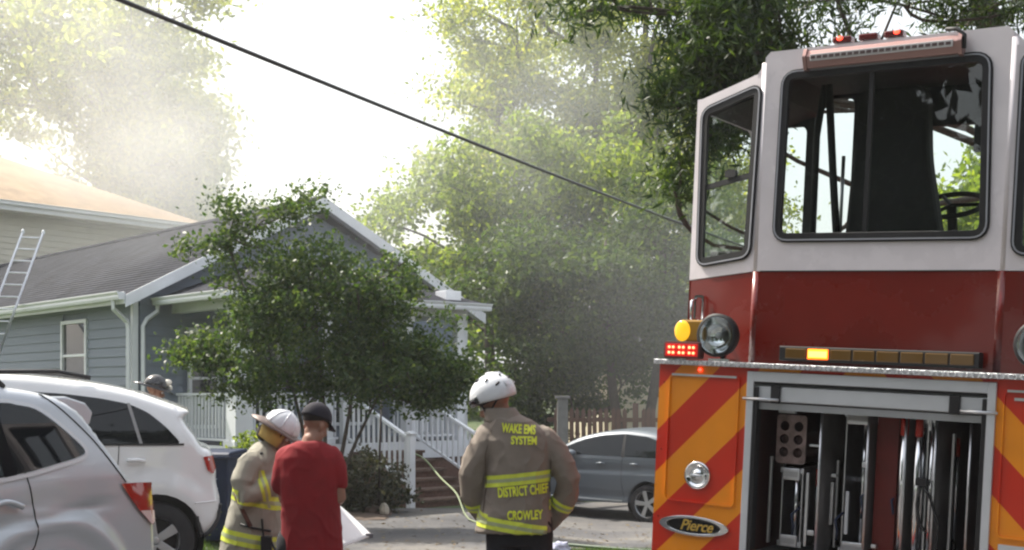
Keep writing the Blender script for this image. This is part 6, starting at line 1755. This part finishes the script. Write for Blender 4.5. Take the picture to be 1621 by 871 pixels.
pts = [on_ground(x, y, .02) for x, y in ((.35, 16.3), (.7, 15.9), (1.2, 15.4), (1.7, 14.9), (2.3, 14.5), (3.2, 14.4))]
m = MB(); m.tube(cr3(pts), .024, 8); tag(put('garden_hose', m, mat('dark_green_hose', (.03, .06, .03), .5), smooth=True), 'dark green hose lying along the edge of the lawn strip', 'hose')
# crumpled pale cloth on the ground
p = P(888, 864, 14.6); mb = MB(); mb.sphere((0, 0, 0), (.13, .10, .10), 18, 12)
mb.v = [tuple(Vector((v[0], v[1], max(-.06, v[2]))) * (1 + .55 * noise.noise(Vector(v) * 14))) for v in mb.v]
o = put('crumpled_cloth', mb, mat('pale_blue_cloth', (.45, .47, .60), .8, var=.3, vscale=16), smooth=False); o.location = (p.x, p.y, ground_z(p.x, p.y) + .08)
tag(o, 'crumpled pale blue and white cloth lying beside the chief', 'cloth')
# lawn strip grass
rng = np.random.default_rng(5)
def grass(name, x0, x1, y0, y1, n, keep=None):
    x = rng.uniform(x0, x1, n); y = rng.uniform(y0, y1, n)
    k = np.ones(n, bool) if keep is None else keep(x, y); x = x[k]; y = y[k]; n = len(x)
    h = rng.uniform(.03, .09, n); a = rng.uniform(0, 6.28, n); ln = rng.uniform(-.04, .04, (n, 2)); z = np.array([ground_z(float(q), float(w)) for q, w in zip(x, y)])
    V = np.empty((n, 3, 3)); w = .006
    V[:, 0] = np.stack([x - w * np.cos(a), y - w * np.sin(a), z], 1); V[:, 1] = np.stack([x + w * np.cos(a), y + w * np.sin(a), z], 1); V[:, 2] = np.stack([x + ln[:, 0], y + ln[:, 1], z + h], 1)
    me = bpy.data.meshes.new(name); me.vertices.add(n * 3); me.vertices.foreach_set('co', V.reshape(-1).astype(np.float32)); me.loops.add(n * 3); me.loops.foreach_set('vertex_index', np.arange(n * 3, dtype=np.int32)); me.polygons.add(n); me.polygons.foreach_set('loop_start', np.arange(0, n * 3, 3, dtype=np.int32)); me.update(calc_edges=True)
    tag(link(name, me, MATS.get('grass_blades') or leaf_mat('grass_blades', (.03, .07, .015), (.06, .12, .025), (.11, .17, .04), .3)), kind='stuff')
grass('grass', .4, 4.5, 13.2, 15.3, 26000)
grass('grass', -6.2, -3.4, 13.3, 20.5, 22000)
# debris and leaf litter on the paving
x = rng.uniform(-3.2, 4, 900); y = rng.uniform(12, 21, 900)
pts = np.stack([x, y, [ground_z(float(a), float(b)) + .028 for a, b in zip(x, y)]], 1)
me = leaf_mesh('leaf_litter', pts, .05, rng, 1.8, up=6.); tag(link('leaf_litter', me, leaf_mat('dry_leaf', (.06, .04, .02), (.12, .08, .04), (.22, .17, .09), .1)), kind='stuff')
# ------------------------------------------------------------------ haze and smoke
def vol_mat(name, col, dens, tex=False, soft=None, aniso=.3, thr=(.42, .72), scale=.12, seed=0.):
    m = bpy.data.materials.new(name); m.use_nodes = True; t = m.node_tree; t.nodes.remove(t.nodes['Principled BSDF'])
    v = t.nodes.new('ShaderNodeVolumePrincipled'); v.inputs['Color'].default_value = (*col, 1); v.inputs['Density'].default_value = dens; v.inputs['Anisotropy'].default_value = aniso
    t.links.new(v.outputs[0], t.nodes['Material Output'].inputs['Volume'])
    if tex:
        tc = t.nodes.new('ShaderNodeTexCoord'); n = t.nodes.new('ShaderNodeTexNoise'); n.inputs['Scale'].default_value = scale; n.inputs['Detail'].default_value = 3; n.inputs['Roughness'].default_value = .55; n.inputs['Distortion'].default_value = .6
        mp = t.nodes.new('ShaderNodeMapping'); mp.inputs['Location'].default_value = (seed, seed * 2, 0); t.links.new(tc.outputs['Object'], mp.inputs[0]); t.links.new(mp.outputs[0], n.inputs[0])
        r = t.nodes.new('ShaderNodeMapRange'); r.inputs[1].default_value = thr[0]; r.inputs[2].default_value = thr[1]; r.inputs[3].default_value = .12; r.inputs[4].default_value = 1
        t.links.new(n.outputs[0], r.inputs[0])
        # falls to nothing at the edge of the ellipsoid (generated coordinates 0..1)
        vm = t.nodes.new('ShaderNodeVectorMath'); vm.operation = 'DISTANCE'; vm.inputs[1].default_value = (.5, .5, .5); t.links.new(tc.outputs['Generated'], vm.inputs[0])
        r2 = t.nodes.new('ShaderNodeMapRange'); r2.interpolation_type = 'SMOOTHSTEP'; r2.inputs[1].default_value = .5; r2.inputs[2].default_value = .08; r2.inputs[3].default_value = 0; r2.inputs[4].default_value = 1; t.links.new(vm.outputs['Value'], r2.inputs[0])
        mu = t.nodes.new('ShaderNodeMath'); mu.operation = 'MULTIPLY'; t.links.new(r.outputs[0], mu.inputs[0]); t.links.new(r2.outputs[0], mu.inputs[1])
        m2 = t.nodes.new('ShaderNodeMath'); m2.operation = 'MULTIPLY'; m2.inputs[1].default_value = dens; t.links.new(mu.outputs[0], m2.inputs[0]); t.links.new(m2.outputs[0], v.inputs['Density'])
    return m
m = MB(); m.b2((-70, -22, -3), (70, 80, 34)); tag(put('haze', m, vol_mat('thin_haze', (.95, .96, 1), .0007)), kind='stuff')
def puff(c, r, dens, col, seed, thr=(.4, .68), scale=.14, rot=0.):
    mb = MB(); mb.sphere((0, 0, 0), r, 24, 14); o = put('smoke', mb, vol_mat('drifting_smoke_%d' % seed, col, dens, True, seed=seed * 7.3, thr=thr, scale=scale)); o.location = c; o.rotation_euler = (0, R(rot), 0); tag(o, kind='stuff')
puff((-16, 45, 11), (15, 7, 10.5), .115, (.97, .97, .97), 1, thr=(.38, .62))
puff((-13, 37, 9.2), (9, 4, 2.6), .10, (.97, .94, .90), 4, rot=8)
puff((-4.0, 36, 8.6), (8.5, 4, 4.2), .10, (.95, .97, 1), 2, rot=-15)
puff((.2, 32.5, 8.5), (5.2, 2.4, 6.5), .14, (.95, .97, 1), 3)
puff((-4.5, 25.5, 5.2), (8.5, 3.2, 3.2), .065, (.95, .97, 1), 5)
puff((3.2, 25.5, 3.6), (6, 2.0, 4.5), .055, (.95, .97, 1), 6)
